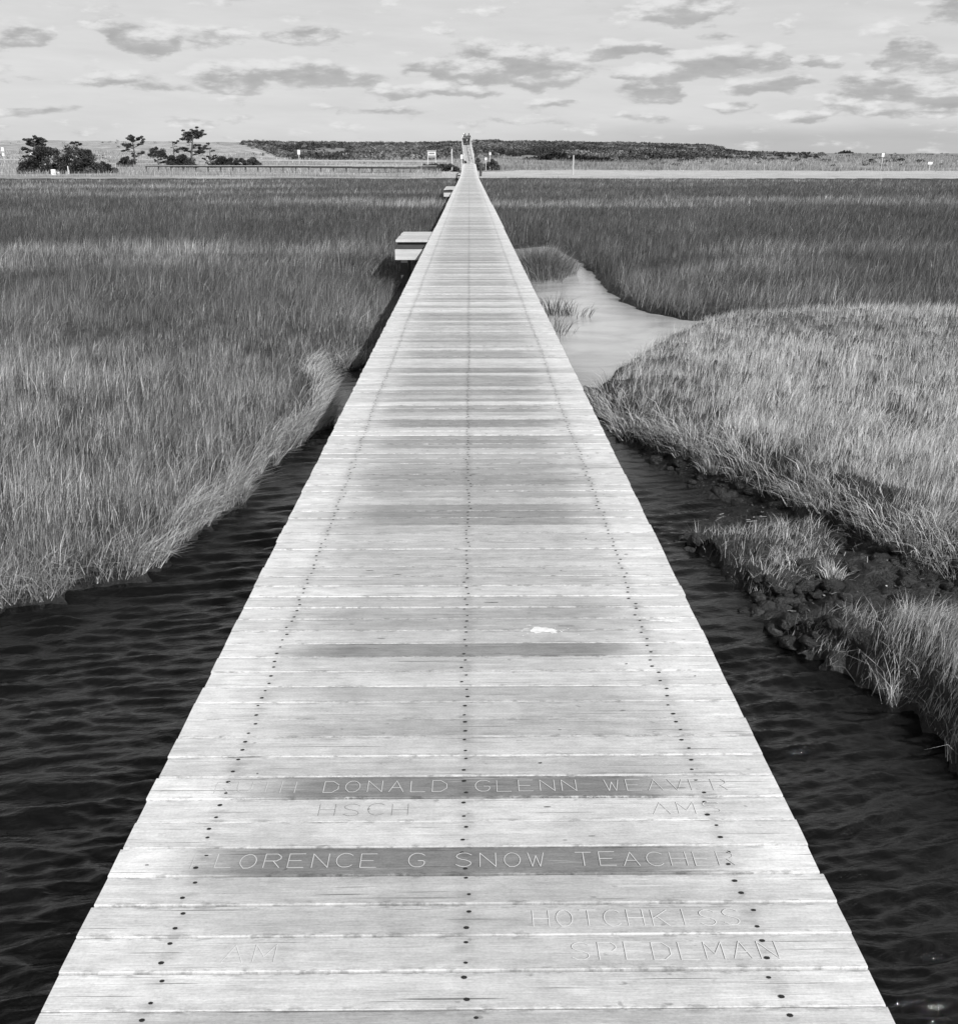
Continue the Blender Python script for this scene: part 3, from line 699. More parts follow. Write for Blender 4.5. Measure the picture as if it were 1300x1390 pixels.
# side platforms cantilevered from the left edge
def side_platform(py_front, py_back, px_out, full=True):
    y0 = at(637, py_front, 1.0)[1]; y1 = at(637, py_back, 1.0)[1]; z = dz(y0)
    xo = at(px_out, py_front, z)[0]; rt = empty('side_platform', (DL, y0, z)); rt.parent = bw_root
    ln = y1-y0; wd_ = DL-xo; mb = MB(); V_ = []; n_ = int(ln/.14); 
    T_ = []; S_ = []; F_ = []
    for i in range(n_):
        ya = ln*i/n_; yb = ln*(i+1)/n_-.008; b0 = len(V_); tt = random.uniform(.5, .62); sdv = random.random()
        for xx in (-wd_+random.uniform(-.01, .01), -.012):
            V_ += [(xx, ya, -.04), (xx, yb, -.04), (xx, yb, -.003), (xx, ya, -.003)]
        for j in range(4):
            j2 = (j+1) % 4; F_.append((b0+j, b0+j2, b0+4+j2, b0+4+j))
        F_ += [(b0+3, b0+2, b0+1, b0), (b0+4, b0+5, b0+6, b0+7)]; T_ += [tt]*8; S_ += [sdv]*8
    me = mk_mesh('platform_deck', V_, F_, mats=[M_DECK], attr={'tone': T_, 'seed': S_, 'mid': [.6]*len(T_), 'across': [.5]*len(T_)}); link('platform_deck', me, rt)
    mb = MB(); mb.box((-wd_/2+.05, -.10, -.27), (wd_+.12, .05, .20), ch=.004); mb.build('cross_beam', M_BEAM, rt)
    mb = MB(); mb.box((-wd_/2+.10, ln*.55, -.20), (wd_-.2, .05, .20), ch=.004); mb.build('cross_beam', M_BEAM, rt)
    for yy_ in (.30, ln*.55+.09):
        for xx in (-wd_+.14,):
            mb = MB(); mb.box((xx, yy_, -.9), (.13, .13, 1.7), ch=.008); mb.build('post', M_DARKBEAM, rt)
    mb = MB(); mb.box((-wd_*.5, ln*.5, -.13), (wd_*.9, ln-.12, .14)); mb.build('joist', M_DARKBEAM, rt)
    return rt
side_platform(325.5, 314, 537)
side_platform(256.5, 252.5, 602.5)
side_platform(238.5, 236, 620)

# routed names on the planks
GL = {'A': [[(0, 0), (.5, 1), (1, 0)], [(.2, .38), (.8, .38)]], 'C': [[(1, .85), (.75, 1), (.3, 1), (0, .7), (0, .3), (.3, 0), (.75, 0), (1, .15)]],
 'D': [[(0, 0), (0, 1), (.6, 1), (1, .7), (1, .3), (.6, 0), (0, 0)]], 'E': [[(1, 1), (0, 1), (0, 0), (1, 0)], [(0, .5), (.8, .5)]], 'F': [[(1, 1), (0, 1), (0, 0)], [(0, .5), (.8, .5)]],
 'G': [[(1, .85), (.75, 1), (.3, 1), (0, .7), (0, .3), (.3, 0), (.8, 0), (1, .2), (1, .45), (.6, .45)]], 'H': [[(0, 0), (0, 1)], [(1, 0), (1, 1)], [(0, .5), (1, .5)]], 'I': [[(.5, 0), (.5, 1)]],
 'K': [[(0, 0), (0, 1)], [(1, 1), (0, .45)], [(.3, .6), (1, 0)]], 'L': [[(0, 1), (0, 0), (1, 0)]], 'M': [[(0, 0), (0, 1), (.5, .3), (1, 1), (1, 0)]], 'N': [[(0, 0), (0, 1), (1, 0), (1, 1)]],
 'O': [[(.3, 0), (0, .3), (0, .7), (.3, 1), (.7, 1), (1, .7), (1, .3), (.7, 0), (.3, 0)]], 'P': [[(0, 0), (0, 1), (.75, 1), (1, .8), (1, .65), (.75, .48), (0, .48)]],
 'R': [[(0, 0), (0, 1), (.75, 1), (1, .8), (1, .65), (.75, .48), (0, .48)], [(.55, .48), (1, 0)]], 'S': [[(1, .85), (.7, 1), (.3, 1), (0, .8), (.15, .58), (.85, .42), (1, .2), (.7, 0), (.3, 0), (0, .15)]],
 'T': [[(0, 1), (1, 1)], [(.5, 0), (.5, 1)]], 'U': [[(0, 1), (0, .3), (.3, 0), (.7, 0), (1, .3), (1, 1)]], 'V': [[(0, 1), (.5, 0), (1, 1)]], 'W': [[(0, 1), (.25, 0), (.5, .8), (.75, 0), (1, 1)]]}
def carve(text, py, pxa, pxb, mat, lw=.0022, label=None):
    Yc = py2Y(py); e0 = min(plank_edges, key=lambda p: abs(p[0]+p[1]/2-Yc)); yc = e0[0]+e0[1]/2; zt = e0[2]+.0016
    xa = at(pxa, py, 1.0)[0]; xb = at(pxb, py, 1.0)[0]; p = (xb-xa)/len(text); lh = .046; i = 0
    for word in text.split(' '):
        V_ = []; F_ = []
        for chh in word:
            jx, jy = random.uniform(-.0012, .0012), random.uniform(-.0015, .0015)
            for st in GL[chh]:
                pts = [(xa+p*i+p*.14+u*p*.66+jx, yc-lh/2+v*lh+jy) for u, v in st]
                if len(pts) > 4:      # round the bowls
                    q_ = [pts[0]]
                    for a_, b_ in zip(pts[:-1], pts[1:]): q_ += [(a_[0]*.75+b_[0]*.25, a_[1]*.75+b_[1]*.25), (a_[0]*.25+b_[0]*.75, a_[1]*.25+b_[1]*.75)]
                    pts = q_+[pts[-1]] if chh in 'CGOSU' else pts
                for (ax, ay), (bx, by) in zip(pts[:-1], pts[1:]):
                    dx, dy = bx-ax, by-ay; L_ = math.hypot(dx, dy)
                    if L_ < 1e-6: continue
                    ux, uy = dx/L_, dy/L_; nx_, ny_ = -uy*lw/2, ux*lw/2
                    ax -= ux*lw*.3; ay -= uy*lw*.3; bx += ux*lw*.3; by += uy*lw*.3; b0 = len(V_); h_ = random.uniform(0, .0003)
                    V_ += [(ax-nx_, ay-ny_, zt+h_), (bx-nx_, by-ny_, zt+h_), (bx+nx_, by+ny_, zt+h_), (ax+nx_, ay+ny_, zt+h_)]; F_.append((b0, b0+1, b0+2, b0+3))
            i += 1
        i += 1
        me = mk_mesh('carved_name', V_, F_, mats=[mat], attr={'tone': [.7]*len(V_)}); link('carved_name', me, bw_root)
carve('RUTH DONALD GLENN WEAVER', 1069, 290, 992, M_ENGRAVE)
carve('FLORENCE G SNOW TEACHER', 1168, 258, 1003, M_ENGRAVE)
carve('HSCH', 1098, 430, 560, M_SCREW, .0006)
carve('AMS', 1098, 880, 985, M_ENGRAVE2, .0018)
carve('HOTCHKISS', 1247, 718, 1010, M_ENGRAVE2, .0020)
carve('SPEDLMAN', 1287, 770, 1060, M_ENGRAVE2, .0020)
carve('AM', 1287, 300, 385, M_ENGRAVE2, .0018)

# bird droppings dried on the planks
def splat(px_, py_, rx, ry, n_, arms):
    x, y_ = at(px_, py_, 1.0); V_ = []; F_ = []
    def blob(cx, cy, ra, rb, k=22):
        b0 = len(V_); V_.append((cx, cy, 1.0023))
        ph = random.uniform(0, 6)
        for i in range(k):
            t_ = 2*PI*i/k; q_ = 1+.25*math.sin(3*t_+ph)+random.uniform(-.22, .22); V_.append((cx+math.cos(t_)*ra*q_, cy+math.sin(t_)*rb*q_, 1.0019))
        for i in range(k): F_.append((b0, b0+1+i, b0+1+(i+1) % k))
    blob(x, y_, rx, ry)
    for _ in range(arms): blob(x+random.gauss(0, rx*.75), y_+random.gauss(0, ry*.6), rx*random.uniform(.08, .35), ry*random.uniform(.08, .3), 9)
    for _ in range(n_): blob(x+random.gauss(0, rx*1.3), y_+random.gauss(0, ry*1.1), .0035, .002, 6)
    me = mk_mesh('bird_dropping', V_, F_, mats=[M_DROPPING]); return me
me = splat(735, 856, .042, .020, 16, 14); tag(link('bird_dropping', me, bw_root), 'pale spattered dropping on a darker plank right of centre')
me = splat(908, 843, .050, .011, 5, 6); tag(link('bird_dropping', me, bw_root), 'small pale dropping by the right edge of the deck')

# ------------------------------------------------------------------ far boardwalk stairs over the dune
def stairs():
    Y0, Y1 = 147.0, 166.0
    p0l, p0r = atY(631, 219.5, Y0), atY(642.3, 219.5, Y0); p1l, p1r = atY(627.6, 197, Y1), atY(637.8, 197, Y1)
    cx = (p0l.x+p0r.x)/2; cx1 = (p1l.x+p1r.x)/2; z0 = p0l.z; z1 = p1l.z; wd_ = (p0r.x-p0l.x)
    rt = empty('dune_stairs', (cx, Y0, z0)); tag(rt, 'wooden stair with handrails climbing the dune at the end of the boardwalk', 'stairs')
    n_ = 22; mb = MB()
    for i in range(n_):
        f = (i+.5)/n_; mb.box(((cx1-cx)*f, (Y1-Y0)*f, (z1-z0)*f), (wd_, (Y1-Y0)/n_-.05, .06), a=.5)
        mb.box(((cx1-cx)*f, (Y1-Y0)*(i/n_)+.02, (z1-z0)*f-.07), (wd_-.1, .04, (z1-z0)/n_))
    mb.build('treads', M_GREYRAIL, rt)
    mb = MB(); mb.box((cx1-cx, Y1-Y0+3.2, z1-z0), (wd_, 6.2, .07)); mb.build('landing', M_GREYRAIL, rt)
    for s in (-1, 1):
        mb = MB(); pts = [(s*wd_/2, 0, -.12), ((cx1-cx)+s*wd_/2, Y1-Y0, z1-z0-.12)]; mb.tube(pts, .06, 6); mb.build('stringer', M_POST, rt)
        mb = MB(); pts = [(s*(wd_/2+.06), 0, 1.0), ((cx1-cx)+s*(wd_/2+.06), Y1-Y0, z1-z0+1.05), ((cx1-cx)+s*(wd_/2+.06), Y1-Y0+6, z1-z0+1.05)]; mb.tube(pts, .042, 6); mb.build('handrail', M_PALEWOOD, rt)
        for k_ in range(8):
            f = k_/6.0; xx = (cx1-cx)*min(f, 1)+s*(wd_/2+.06); yy_ = (Y1-Y0)*min(f, 1)+(3 if f > 1 else 0); zb = (z1-z0)*min(f, 1)
            mb = MB(); mb.box((xx, yy_, zb-.9), (.1, .1, 4.0)); mb.build('post', M_PALEWOOD, rt)
    return Vector((cx1, Y1, z1)), wd_
ST, STW = stairs()

# end landing joining deck and sand
mb = MB(); pA = 133.4
mb.box((-.05, pA+7.0, 1.52), (1.55, 13.6, .05), tilt=(-.055, 0)); o = mb.build('end_ramp', M_BEAM, bw_root)

# ------------------------------------------------------------------ people on the top landing
def person(name, loc, facing, stride, coat, hair_m, label, arm=.1, h=1.72, hat=None):
    rt = empty(name, loc, facing); rt.scale = (h/1.72,)*3
    J = {'pelvis': (0, 0, .93), 'waist': (0, .0, 1.08), 'chest': (0, .02, 1.30), 'neck': (0, .02, 1.46), 'skull': (0, .0, 1.60), 'crown': (0, 0, 1.68),
         'lh': (-.10, 0, .90), 'lk': (-.11, -stride*.4-.03, .50), 'la': (-.11, -stride, .09), 'lt': (-.12, -stride-.16, .04),
         'rh': (.10, 0, .90), 'rk': (.11, stride*.4-.05, .50), 'ra': (.11, stride, .10), 'rt': (.12, stride-.15, .04),
         'ls': (-.19, .02, 1.40), 'le': (-.26, arm*.5, 1.13), 'lw': (-.25, -arm, .90), 'lf': (-.24, -arm-.02, .80),
         'rs': (.19, .02, 1.40), 're': (.26, -arm*.4, 1.13), 'rw': (.25, arm*.6-.06, .90), 'rf': (.24, arm*.6-.08, .80)}
    Rr = {'pelvis': .15, 'waist': .13, 'chest': .15, 'neck': .055, 'skull': .095, 'crown': .075, 'lh': .095, 'lk': .062, 'la': .042, 'lt': .04, 'rh': .095, 'rk': .062, 'ra': .042, 'rt': .04,
          'ls': .06, 'le': .043, 'lw': .03, 'lf': .035, 'rs': .06, 're': .043, 'rw': .03, 'rf': .035}
    E = [('pelvis', 'waist'), ('waist', 'chest'), ('chest', 'neck'), ('neck', 'skull'), ('skull', 'crown'), ('pelvis', 'lh'), ('lh', 'lk'), ('lk', 'la'), ('la', 'lt'), ('pelvis', 'rh'), ('rh', 'rk'), ('rk', 'ra'), ('ra', 'rt'),
         ('chest', 'ls'), ('ls', 'le'), ('le', 'lw'), ('lw', 'lf'), ('chest', 'rs'), ('rs', 're'), ('re', 'rw'), ('rw', 'rf')]
    def skin(nm, names, grow, mat, root):
        idx = {n_: i for i, n_ in enumerate(names)}
        me = bpy.data.meshes.new(nm); me.from_pydata([J[n_] for n_ in names], [(idx[a_], idx[b_]) for a_, b_ in E if a_ in idx and b_ in idx], [])
        me.materials.append(mat); o = link(nm, me, rt)
        md = o.modifiers.new('skin', 'SKIN'); sv = me.skin_vertices[0].data if me.skin_vertices else None
        if sv is None:
            me.attributes  # the modifier adds its own layer when missing
        for i, n_ in enumerate(names):
            if sv is not None: sv[i].radius = (Rr[n_]*grow,)*2; sv[i].use_root = (n_ == root)
        sb = o.modifiers.new('sub', 'SUBSURF'); sb.levels = 1; sb.render_levels = 1
        return o
    import bmesh
    def skin2(nm, names, grow, mat, root):
        bm = bmesh.new(); L = bm.verts.layers.skin.verify(); vs = {}
        for n_ in names:
            v = bm.verts.new(J[n_]); v[L].radius = (Rr[n_]*grow,)*2; v[L].use_root = (n_ == root); vs[n_] = v
        for a_, b_ in E:
            if a_ in vs and b_ in vs: bm.edges.new((vs[a_], vs[b_]))
        me = bpy.data.meshes.new(nm); bm.to_mesh(me); bm.free(); me.materials.append(mat); o = link(nm, me, rt)
        o.modifiers.new('skin', 'SKIN'); sb = o.modifiers.new('sub', 'SUBSURF'); sb.levels = 1; sb.render_levels = 1
        return o
    skin2('body', list(J), 1.0, M_SKIN, 'pelvis')
    skin2('coat', ['pelvis', 'waist', 'chest', 'neck', 'ls', 'le', 'lw', 'rs', 're', 'rw', 'lh', 'rh'], 1.22, coat, 'pelvis')
    skin2('trousers', ['pelvis', 'lh', 'lk', 'la', 'rh', 'rk', 'ra', 'lt', 'rt'], 1.18, M_TROUSER, 'pelvis')
    mb = MB(); V_ = []; F_ = []; nu, nv = 12, 7
    for j in range(nv):
        v = -.15+(PI/2+.15)*j/(nv-1)
        for i in range(nu): u = 2*PI*i/nu; V_.append((math.cos(u)*math.cos(v)*.115, .02+math.sin(u)*math.cos(v)*.125, 1.635+math.sin(v)*.12))
    for j in range(nv-1):
        for i in range(nu): F_.append((j*nu+i, j*nu+(i+1) % nu, (j+1)*nu+(i+1) % nu, (j+1)*nu+i))
    mb.add(V_, F_); mb.build('hat' if hat else 'hair', hair_m, rt, smooth=True)
    tag(rt, label, 'person', 'people at the top of the stairs'); return rt
zt = ST.z+.036
person('person', (ST.x-.17, ST.y+.7, zt), 0.1, .16, M_CLOTH_DARK, M_HAIR, 'left one of the two dark-coated walkers at the top of the stairs', .12, 1.70)
person('person', (ST.x+.42, ST.y+.5, zt), -.1, .12, M_CLOTH_DARK, M_HAIR, 'walker in black on the right side of the stair top', .08, 1.72)
person('person', (ST.x-.40, ST.y+2.6, zt), .3, .14, M_CLOTH_PALE, M_WHITE, 'pale jacketed figure in a white hat behind the dark walkers', .1, 1.78, True)

# ------------------------------------------------------------------ small things on the sand and dunes
def gz_at(x, y): return float(height(np.array([x], float), np.array([y], float))[0][0])
def place(px_, Yv, py_base=None):
    p = atY(px_, 215, Yv); z = gz_at(p.x, Yv); return p.x, Yv, z
def rowz(py, Yv, px_): return atY(px_, py, Yv).z
def sign_on_post(px_, Yv, y_top, y_bot, wpx, hpx, label, two=False, post_mat=None):
    x, y_, z = place(px_, Yv); zt = rowz(y_top, Yv, px_); sc = Yv*math.cos(TH)/F
    rt = empty('post_sign', (x, y_, z)); tag(rt, label, 'sign')
    mb = MB(); mb.box((0, 0, (zt-z)/2-.15), (.10, .10, zt-z+.3-.04), ch=.01); mb.build('post', post_mat or M_PALEWOOD, rt)
    mb = MB(); hh = hpx*sc; mb.box((0, -.07, zt-z-hh/2), (wpx*sc, .03, hh), ch=.006); mb.build('sign_board', M_WHITE, rt)
    if two: mb = MB(); mb.box((0, -.07, zt-z-hh*1.9), (wpx*sc*.85, .03, hh*.7), ch=.006); mb.build('sign_board', M_WHITE, rt)
    return rt
sign_on_post(5.5, 190, 199.5, 217, 3.4, 5, 'white double-plate sign on a post at the far left edge', True)
sign_on_post(44, 190, 204, 216, 3.0, 6, 'small white sign partly hidden behind the big pine thicket')
sign_on_post(406, 190, 203, 219, 3.6, 6, 'white sign on a post alone before the dark scrub left of the stairs')
sign_on_post(626.6, 145, 209.5, 222, 3.2, 5.6, 'bright white board on a short post at the left foot of the stairs')
sign_on_post(665, 165, 206.5, 221, 2.6, 3.6, 'small pale sign on a post among shrubs right of the stairs')
sign_on_post(659.3, 160, 213.5, 221, 2.8, 3.4, 'low white marker in the grass just right of the stairs')
sign_on_post(1197.5, 180, 207.5, 229, 3.6, 4.6, 'white square sign on a tall thin post in the right dunes')
sign_on_post(1263, 160, 219.5, 234, 6.0, 3.2, 'wide white sign on a post beside the sand strip at far right')
# bare poles
def pole(px_, Yv, y_top, label, w_=.11):
    x, y_, z = place(px_, Yv); zt = rowz(y_top, Yv, px_); mb = MB()
    mb.tube([(0, 0, -.4), (0.01, 0, (zt-z)*.5), (.02, 0, zt-z)], [w_, w_*.95, w_*.85], 8)
    o = mb.build('pole', M_PALEWOOD, None, (x, y_, z)); tag(o, label, 'pole')
pole(613, 150, 201.5, 'bare pale pole standing left of the stairs', .12)
pole(778, 128, 210, 'tall bare pole rising from the sand right of the boardwalk', .085)
pole(1038, 150, 222, 'short grey stake in the dune grass right of the middle', .05)
# notice frame: two posts with a board and a pitched cap
x, y_, z = place(586, 165); zt = rowz(204.5, 165, 586); sc = 165*math.cos(TH)/F
rt = empty('notice_board', (x, y_, z)); tag(rt, 'two-post wooden notice board with a white upper panel left of the stairs', 'notice board')
for s in (-1, 1): mb = MB(); mb.box((s*5.2*sc, 0, (zt-z)/2-.2), (.14, .14, zt-z+.4), ch=.01); mb.build('post', M_PALEWOOD, rt)
mb = MB(); mb.box((0, -.09, zt-z-3.4*sc), (9.5*sc, .04, 5.0*sc), ch=.01); mb.build('panel', M_WHITE, rt)
mb = MB(); mb.box((0, -.115, zt-z-3.2*sc), (7.6*sc, .02, 2.4*sc)); mb.build('notice', M_POST, rt)
mb = MB(); mb.box((0, 0, zt-z+.06), (13*sc, .3, .08)); mb.build('cap', M_PALEWOOD, rt)
mb = MB(); mb.box((0, 0, zt-z-7.6*sc), (10.2*sc, .08, .12)); mb.build('rail', M_PALEWOOD, rt)
# little marker posts below the thicket, left
for i, (px_, Yv, top, wd_, lb) in enumerate([(60.5, 128, 222, .14, 'white marker post standing before the pine thicket'), (70, 122, 229.5, .42, 'squat white marker block in the grass below the thicket'), (77, 124, 233, .16, 'shortest white marker stub beside the squat block'),
        (90.5, 126, 225, .08, 'thin white stake right of the marker posts before the thicket')]):
    x, y_, z = place(px_, Yv); zt = rowz(top, Yv, px_); mb = MB(); mb.box((0, 0, (zt-z)/2-.1), (wd_, wd_*.8, zt-z+.2), ch=.02); o = mb.build('marker_post', M_WHITE, None, (x, y_, z)); tag(o, lb, 'marker post', 'white markers by the thicket')
# dark trash-bag like bollard hooked at the deck end
mb = MB(); x = atY(652.3, 231, 118).x; mb.tube([(0, 0, -.5), (0, 0, .75), (0, 0, 1.0)], [.13, .15, .10], 10); mb.box((0, -.02, 1.05), (.34, .2, .12), ch=.02)
o = mb.build('mooring_post', M_DARKBEAM, None, (x, 118, .9)); tag(o, 'short dark capped post against the right edge of the far boardwalk end', 'post')

# guard rail and low footbridge, left
def rail_line(name, cat, label, pxa, pxb, Ya, Yb, pya, pyb, rail_h, thick, mat, pmat, npost, depth=.08, deck_=None, sag=0):
    A = atY(pxa, pya, Ya); Bv = atY(pxb, pyb, Yb); rt = empty(name, A); tag(rt, label, cat)
    dv = Bv-A; L_ = dv.length; mb = MB(); ns = 14
    for i in range(ns):
        p = dv*((i+.5)/ns); mb.box((p.x, p.y, p.z+random.uniform(-.012, .012)), (L_/ns+.0, depth, thick), rz=math.atan2(dv.y, dv.x), ch=.01)
    mb.build('rail' if deck_ is None else 'stringer', mat, rt)
    if deck_: 
        mb = MB(); mb.box((dv.x/2, dv.y/2+.5, dv.z/2+thick/2+.03), (L_, 1.4, .05), rz=math.atan2(dv.y, dv.x)); mb.build('deck', deck_, rt)
    for i in range(npost):
        p = dv*(i/(npost-1)); g = gz_at(A.x+p.x, A.y+p.y)-A.z-.3; top = p.z+thick*.3
        mb = MB(); mb.box((0, depth*.8, (g+top)/2), (.16, .12, top-g), ch=.01); mb.build('post', pmat, rt, (p.x, p.y, 0))
    return rt
rail_line('guard_rail', 'guard rail', 'long pale guard rail running behind the pines towards the stairs', 163, 606, 176, 176, 216.2, 218.6, .3, .24, M_GREYRAIL, M_POST, 26)
rail_line('guard_rail', 'guard rail', 'short pale guard rail left of the pine thicket', -60, 36, 182, 182, 216.8, 216.2, .3, .24, M_GREYRAIL, M_POST, 6)
rail_line('footbridge', 'footbridge', 'low dark footbridge on stubby posts crossing the far left marsh edge', 198, 592, 140, 136, 224.6, 228.0, .3, .22, M_DARKBEAM, M_DARKBEAM, 24, .1, M_PALEWOOD)

# ------------------------------------------------------------------ foliage
def leaves(C_, Rv, n, size, tone, flat=1.0, sprd=1.0):
    """n small leaf faces around clump centres C_ (k,3) with radii Rv"""
    k = len(C_); i = rng.integers(0, k, n)
    d_ = rng.normal(0, 1, (n, 3)); d_ /= np.linalg.norm(d_, axis=1)[:, None]; rr = rng.random(n)**.45
    P = C_[i]+d_*rr[:, None]*Rv[i][:, None]*np.array([1, 1, flat])
    u = rng.normal(0, 1, (n, 3)); u /= np.linalg.norm(u, axis=1)[:, None]; v = np.cross(u, rng.normal(0, 1, (n, 3))); v /= np.linalg.norm(v, axis=1)[:, None]
    s = size*rng.uniform(.5, 1.3, n)[:, None]
    V = np.stack([P-u*s-v*s*.35, P+u*s*.2-v*s*.5, P+u*s*1.1, P+u*s*.1+v*s*.5], 1).reshape(-1, 3)
    ct = rng.lognormal(0, .30, k)[i]; T = np.repeat(tone*ct*rng.lognormal(0, .25, n), 4)
    return V, T
def leaf_mesh(name, V, T, mat, parent=None, loc=None):
    n = len(V)//4
    me = mk_mesh(name, V, loops=np.arange(n*4), sizes=np.full(n, 4), mats=[mat], attr={'tone': np.clip(T, .008, .6)}); return link(name, me, parent, loc)
def pine(px_, Yv, top_py, half_px, label, kind='tree', seed=0, base_py=None, tone=.045, limbs=11, leanx=.1, name='pine_tree', group='wind-bent pines on the dune'):
    random.seed(seed); x, y_, z = place(px_, Yv); 
    H_ = rowz(top_py, Yv, px_)-z; W_ = half_px*Yv*math.cos(TH)/F
    rt = empty(name, (x, y_, z)); tag(rt, label, 'tree', group)
    mb = MB(); tp = [(0, 0, -.3)]
    for i in range(1, 6): f = i/5; tp.append((leanx*H_*f+random.uniform(-.04, .04)*H_, random.uniform(-.05, .05)*H_, H_*.92*f))
    mb.tube(tp, [.035*H_*(1-.85*i/5)+.015 for i in range(6)], 7); Cs = []; Rs = []
    for i in range(limbs):
        f = random.uniform(.16, .95); p0 = Vector(tp[0]).lerp(Vector(tp[-1]), f); p0.z = H_*.92*f
        a_ = random.uniform(0, 2*PI); a_ = a_ if random.random() < .3 else (0 if random.random() < .5 else PI)+random.uniform(-.5, .5)
        ln = W_*random.uniform(.45, 1.05)*(1.05-.6*f**2); p1 = p0+Vector((math.cos(a_)*ln, math.sin(a_)*ln, ln*random.uniform(.1, .5)))
        p1.z = min(p1.z, H_*.97); pm = p0.lerp(p1, .5)+Vector((0, 0, -.05*ln))
        mb.tube([p0, pm, p1], [.014*H_, .010*H_, .004*H_], 5)
        for t_ in (.45, .65, .82, 1.0):
            c_ = p0.lerp(p1, t_)+Vector((random.gauss(0, .06), random.gauss(0, .06), random.gauss(.03, .05)))*W_; Cs.append(c_); Rs.append(W_*random.uniform(.09, .17))
    Cs.append(Vector((leanx*H_, 0, H_*.94))); Rs.append(W_*.12)
    mb.build('trunk', M_BARK, rt)
    C_ = np.array([tuple(c_) for c_ in Cs]); V, T = leaves(C_, np.array(Rs), 130*len(Cs), .085, tone, .5)
    leaf_mesh('crown', V, T, M_NEEDLE, rt); return rt
def bush(px_, Yv, top_py, half_px, label, seed=0, tone=.05, name='shrub', cat='shrub', group=None, dens=1.0, size=.11, flat=1.0, depth=.8, rag=.25, z=None):
    random.seed(seed); x, y_, z0 = place(px_, Yv); z = z0 if z is None else z
    H_ = max(.5, rowz(top_py, Yv, px_)-z); W_ = half_px*Yv*math.cos(TH)/F
    rt = empty(name, (x, y_, z)); tag(rt, label, cat, group); Cs = []; Rs = []; mb = MB()
    n_ = int(26*max(1, W_/H_/1.3))
    for i in range(n_):
        u = random.uniform(-1, 1); v = random.uniform(-1, 1)*depth; top = H_*math.sqrt(max(.05, 1-abs(u)**2.4))*random.uniform(1-rag*1.6, 1.0)
        h_ = top*random.uniform(.15, .92); Cs.append((u*W_*.92, v*W_*.6, h_)); Rs.append(min(H_, W_)*random.uniform(.20, .36))
        if i % 2 == 0: mb.tube([(u*W_*.3, v*W_*.2, -.2), (u*W_*.7, v*W_*.4, h_*.5), (u*W_*.92, v*W_*.6, h_)], [.05, .03, .012], 5)
    mb.build('stems', M_BARK, rt)
    V, T = leaves(np.array(Cs), np.array(Rs), int(300*n_*dens), size, tone, .8); leaf_mesh('foliage', V, T, M_NEEDLE, rt); return rt
# big thicket on the left: a ragged pine over low shrubs
pine(52, 131, 181.5, 24, 'ragged wind-bent pine rising from the left end of the thicket', seed=3, limbs=15, leanx=-.02)
bush(62, 130, 197, 31, 'broad dark shrub mass under the leftmost pine', 4, .042, group='dark thicket at far left', rag=.15)
bush(88, 129, 193, 28, 'dark shrub in the middle of the far left thicket', 5, .042, group='dark thicket at far left', rag=.3)
bush(113, 129, 200, 24, 'lower rounded shrub at the right end of the thicket', 6, .055, group='dark thicket at far left')
pine(101, 132, 190, 14, 'young pine poking out of the right part of the thicket', seed=8, limbs=8, leanx=.12)
bush(138, 132, 217, 20, 'low trailing shrub tapering off right of the thicket', 9, .06, group='dark thicket at far left')
pine(181, 172, 183, 19, 'small open-crowned pine standing alone between the thickets', seed=11, limbs=13, leanx=.08)
bush(172, 172, 208.5, 11, 'low dark shrub at the foot of the lone small pine', 12, .045)
bush(214, 240, 195.5, 12, 'small round dark bush on the dune slope behind the pines', 13, .04)
pine(258, 170, 172.5, 24, 'tallest pine with a leaning trunk and layered crown', seed=15, limbs=20, leanx=.10)
pine(236, 171, 191, 16, 'middle-sized pine pressed against the left of the tallest pine', seed=16, limbs=11, leanx=.05)
pine(214, 171, 203, 10, 'lowest pine scrub at the left foot of the pine group', seed=17, limbs=9, leanx=-.05)
bush(243, 170, 206, 20, 'dark undergrowth beneath the tallest pine', 18, .04)
pine(284, 172, 199, 10, 'little pine just right of the tallest pine', seed=19, limbs=9, leanx=.1)
bush(306, 173, 207.5, 19, 'flat dark shrub right of the little pine', 20, .045)
bush(333, 173, 212, 22, 'thin trailing shrub at the right end of the pine group', 21, .05)
# bushes round the boardwalk end
bush(632.5, 141, 216, 4.0, 'rounded dark bush at the left foot of the stairs', 31, .06, size=.09)
bush(604, 150, 219, 17, 'low dark shrubs left of the boardwalk end', 32, .055, flat=.7)
bush(583, 152, 220.5, 18, 'low dark shrubs beside the footbridge end', 33, .055)
bush(648, 158, 211, 7, 'tall grassy shrub right of the stairs', 34, .12, size=.09)
bush(667, 162, 212, 10, 'dark shrub behind the small pale sign', 35, .07)
bush(690, 250, 206.5, 18, 'dark shrub on the slope beyond the small pale sign', 36, .04)
for i, (a_, tp_, hw, lb) in enumerate([(722, 211.5, 16, 'leftmost dark bush of the row beyond the sand'), (744, 208.5, 18, 'second dark bush of the row beyond the sand'), (757, 204.5, 16, 'tallest dark bush of the row beyond the sand'), (785, 209.5, 17, 'dark bush just right of the tallest in the row'), (803, 210.5, 15, 'lower dark bush in the right half of the row'), (820, 213, 13, 'last and lowest dark bush at the right of the row')]):
    bush(a_, 215, tp_, hw, lb, 40+i, .028, group='dark bushes behind the sand strip', size=.14, z=rowz(218.5, 215, a_))
bush(930, 230, 216, 14, 'low dark bush in the pale dune grass right of the middle', 50, .045, size=.14)
bush(1183, 225, 215, 5, 'small dark bush by the square sign in the right dunes', 51, .05, size=.13)
bush(1248, 230, 216.5, 7, 'small dark bush left of the wide white sign', 52, .05, size=.13)
bush(1222, 235, 216.5, 6, 'dark bush between the two signs in the right dunes', 53, .06, size=.13)
bush(1147, 560, 203.5, 10, 'dark bush on the crest of the low right dune', 54, .05, size=.22)
random.seed(99)
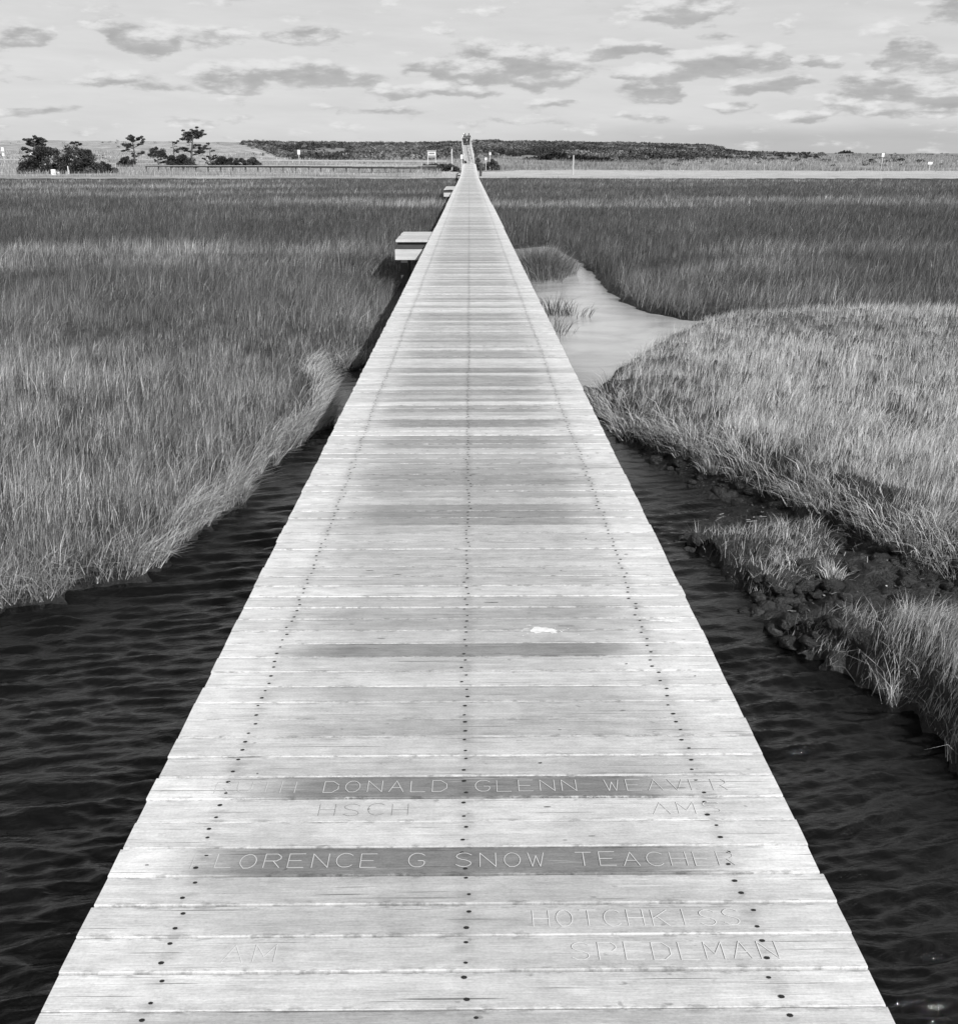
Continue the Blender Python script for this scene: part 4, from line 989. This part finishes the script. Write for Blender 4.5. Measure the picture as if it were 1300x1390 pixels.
# dune grass tufts
def scatter(n, fmin, fmax, pxa, pxb, power=1.0):
    u = rng.random(n)**power; fw = fmin*(fmax/fmin)**u; p = rng.uniform(pxa, pxb, n); lat = (p-650)*(fw*math.cos(TH)+.3)/F
    x = FW.x*fw+RT.x*lat; y = FW.y*fw+RT.y*lat; return x, y, fw, p
x, y, fw, p = scatter(230000, 112, 330, -500, 1800)
z, _, _, _, _ = height(x, y); nn = fbm(x/5, y/5, 3, 81)
dn = np.where(p < 600, .30+.5*ss(118, 150, fw), ss(150, 172, fw+10*(nn-.5)))
dn = np.where((p > 595) & (p < 655) & (fw < 135), .05, dn)
dn *= ss(.36, .52, nn)*.9+.1
k_ = (rng.random(len(x)) < dn) & ~((fw > 250) & (p > 350) & (p < 1060)); x, y, z, fw, nn, p = x[k_], y[k_], z[k_], fw[k_], nn[k_], p[k_]; n = len(x)
tone = (.30+.22*(fbm(x/9, y/9, 3, 82)-.5))*rng.lognormal(0, .35, n); tone = np.where((p > 640) & (p < 900) & (fw < 225), tone*.72, tone)
grass_obj('dune_grass', [blades(x, y, z-.05, (.35+.5*nn)*rng.uniform(.6, 1.3, n), .045*rng.uniform(.7, 1.5, n)*fw/160, rng.normal(0.3, 1.5, n), np.abs(rng.normal(.3, .3, n)), tone)], 'pale dune grass over the sandy rise behind the marsh')
# scrub covering the far hills
x, y, fw, p = scatter(9000, 226, 720, 330, 1120, .7)
z, _, _, _, _ = height(x, y); nn = fbm(x/22, y/50, 3, 46); line = 395-70*ss(260, 560, fw)
k_ = (p > line) & ((nn < .62) | (rng.random(len(x)) < .1)) & (rng.random(len(x)) < np.clip((1130-p)/210, .12, 1)); x, y, z, fw, p = x[k_], y[k_], z[k_], fw[k_], p[k_]
R_ = rng.uniform(.7, 2.3, len(x))*np.where(p > 980, .55, 1.0)*(1+(fw-226)/1400)*np.where(fw > 430, .6, 1.0); C_ = np.stack([x, y, z+R_*.25], 1)
V, T = leaves(C_, R_, 46*len(x), .38, .088, .6)
T *= np.repeat(.45+1.25*ss(.32, .68, fbm(V[::4, 0]/16, V[::4, 1]/40, 3, 91)), 4)
tag(leaf_mesh('hill_scrub', V, T, M_NEEDLE), 'dark low scrub covering the hills beyond the dunes', 'scrub', None, 'stuff')
x, y, fw, p = scatter(2600, 150, 620, -400, 1800, .8)
z, _, _, _, _ = height(x, y); k_ = ((p < 380) & (fw > 190) & (rng.random(len(x)) < .14)) | ((p > 830) & (fw > 190) & (rng.random(len(x)) < .5)); x, y, z, fw = x[k_], y[k_], z[k_], fw[k_]
R_ = rng.uniform(.25, .9, len(x))*(1+(fw-150)/600); V, T = leaves(np.stack([x, y, z+R_*.2], 1), R_, 40*len(x), .22, .11, .6)
tag(leaf_mesh('dune_scrub', V, T, M_NEEDLE), 'scattered grey tufts of scrub dotting the pale dunes', 'scrub', None, 'stuff')
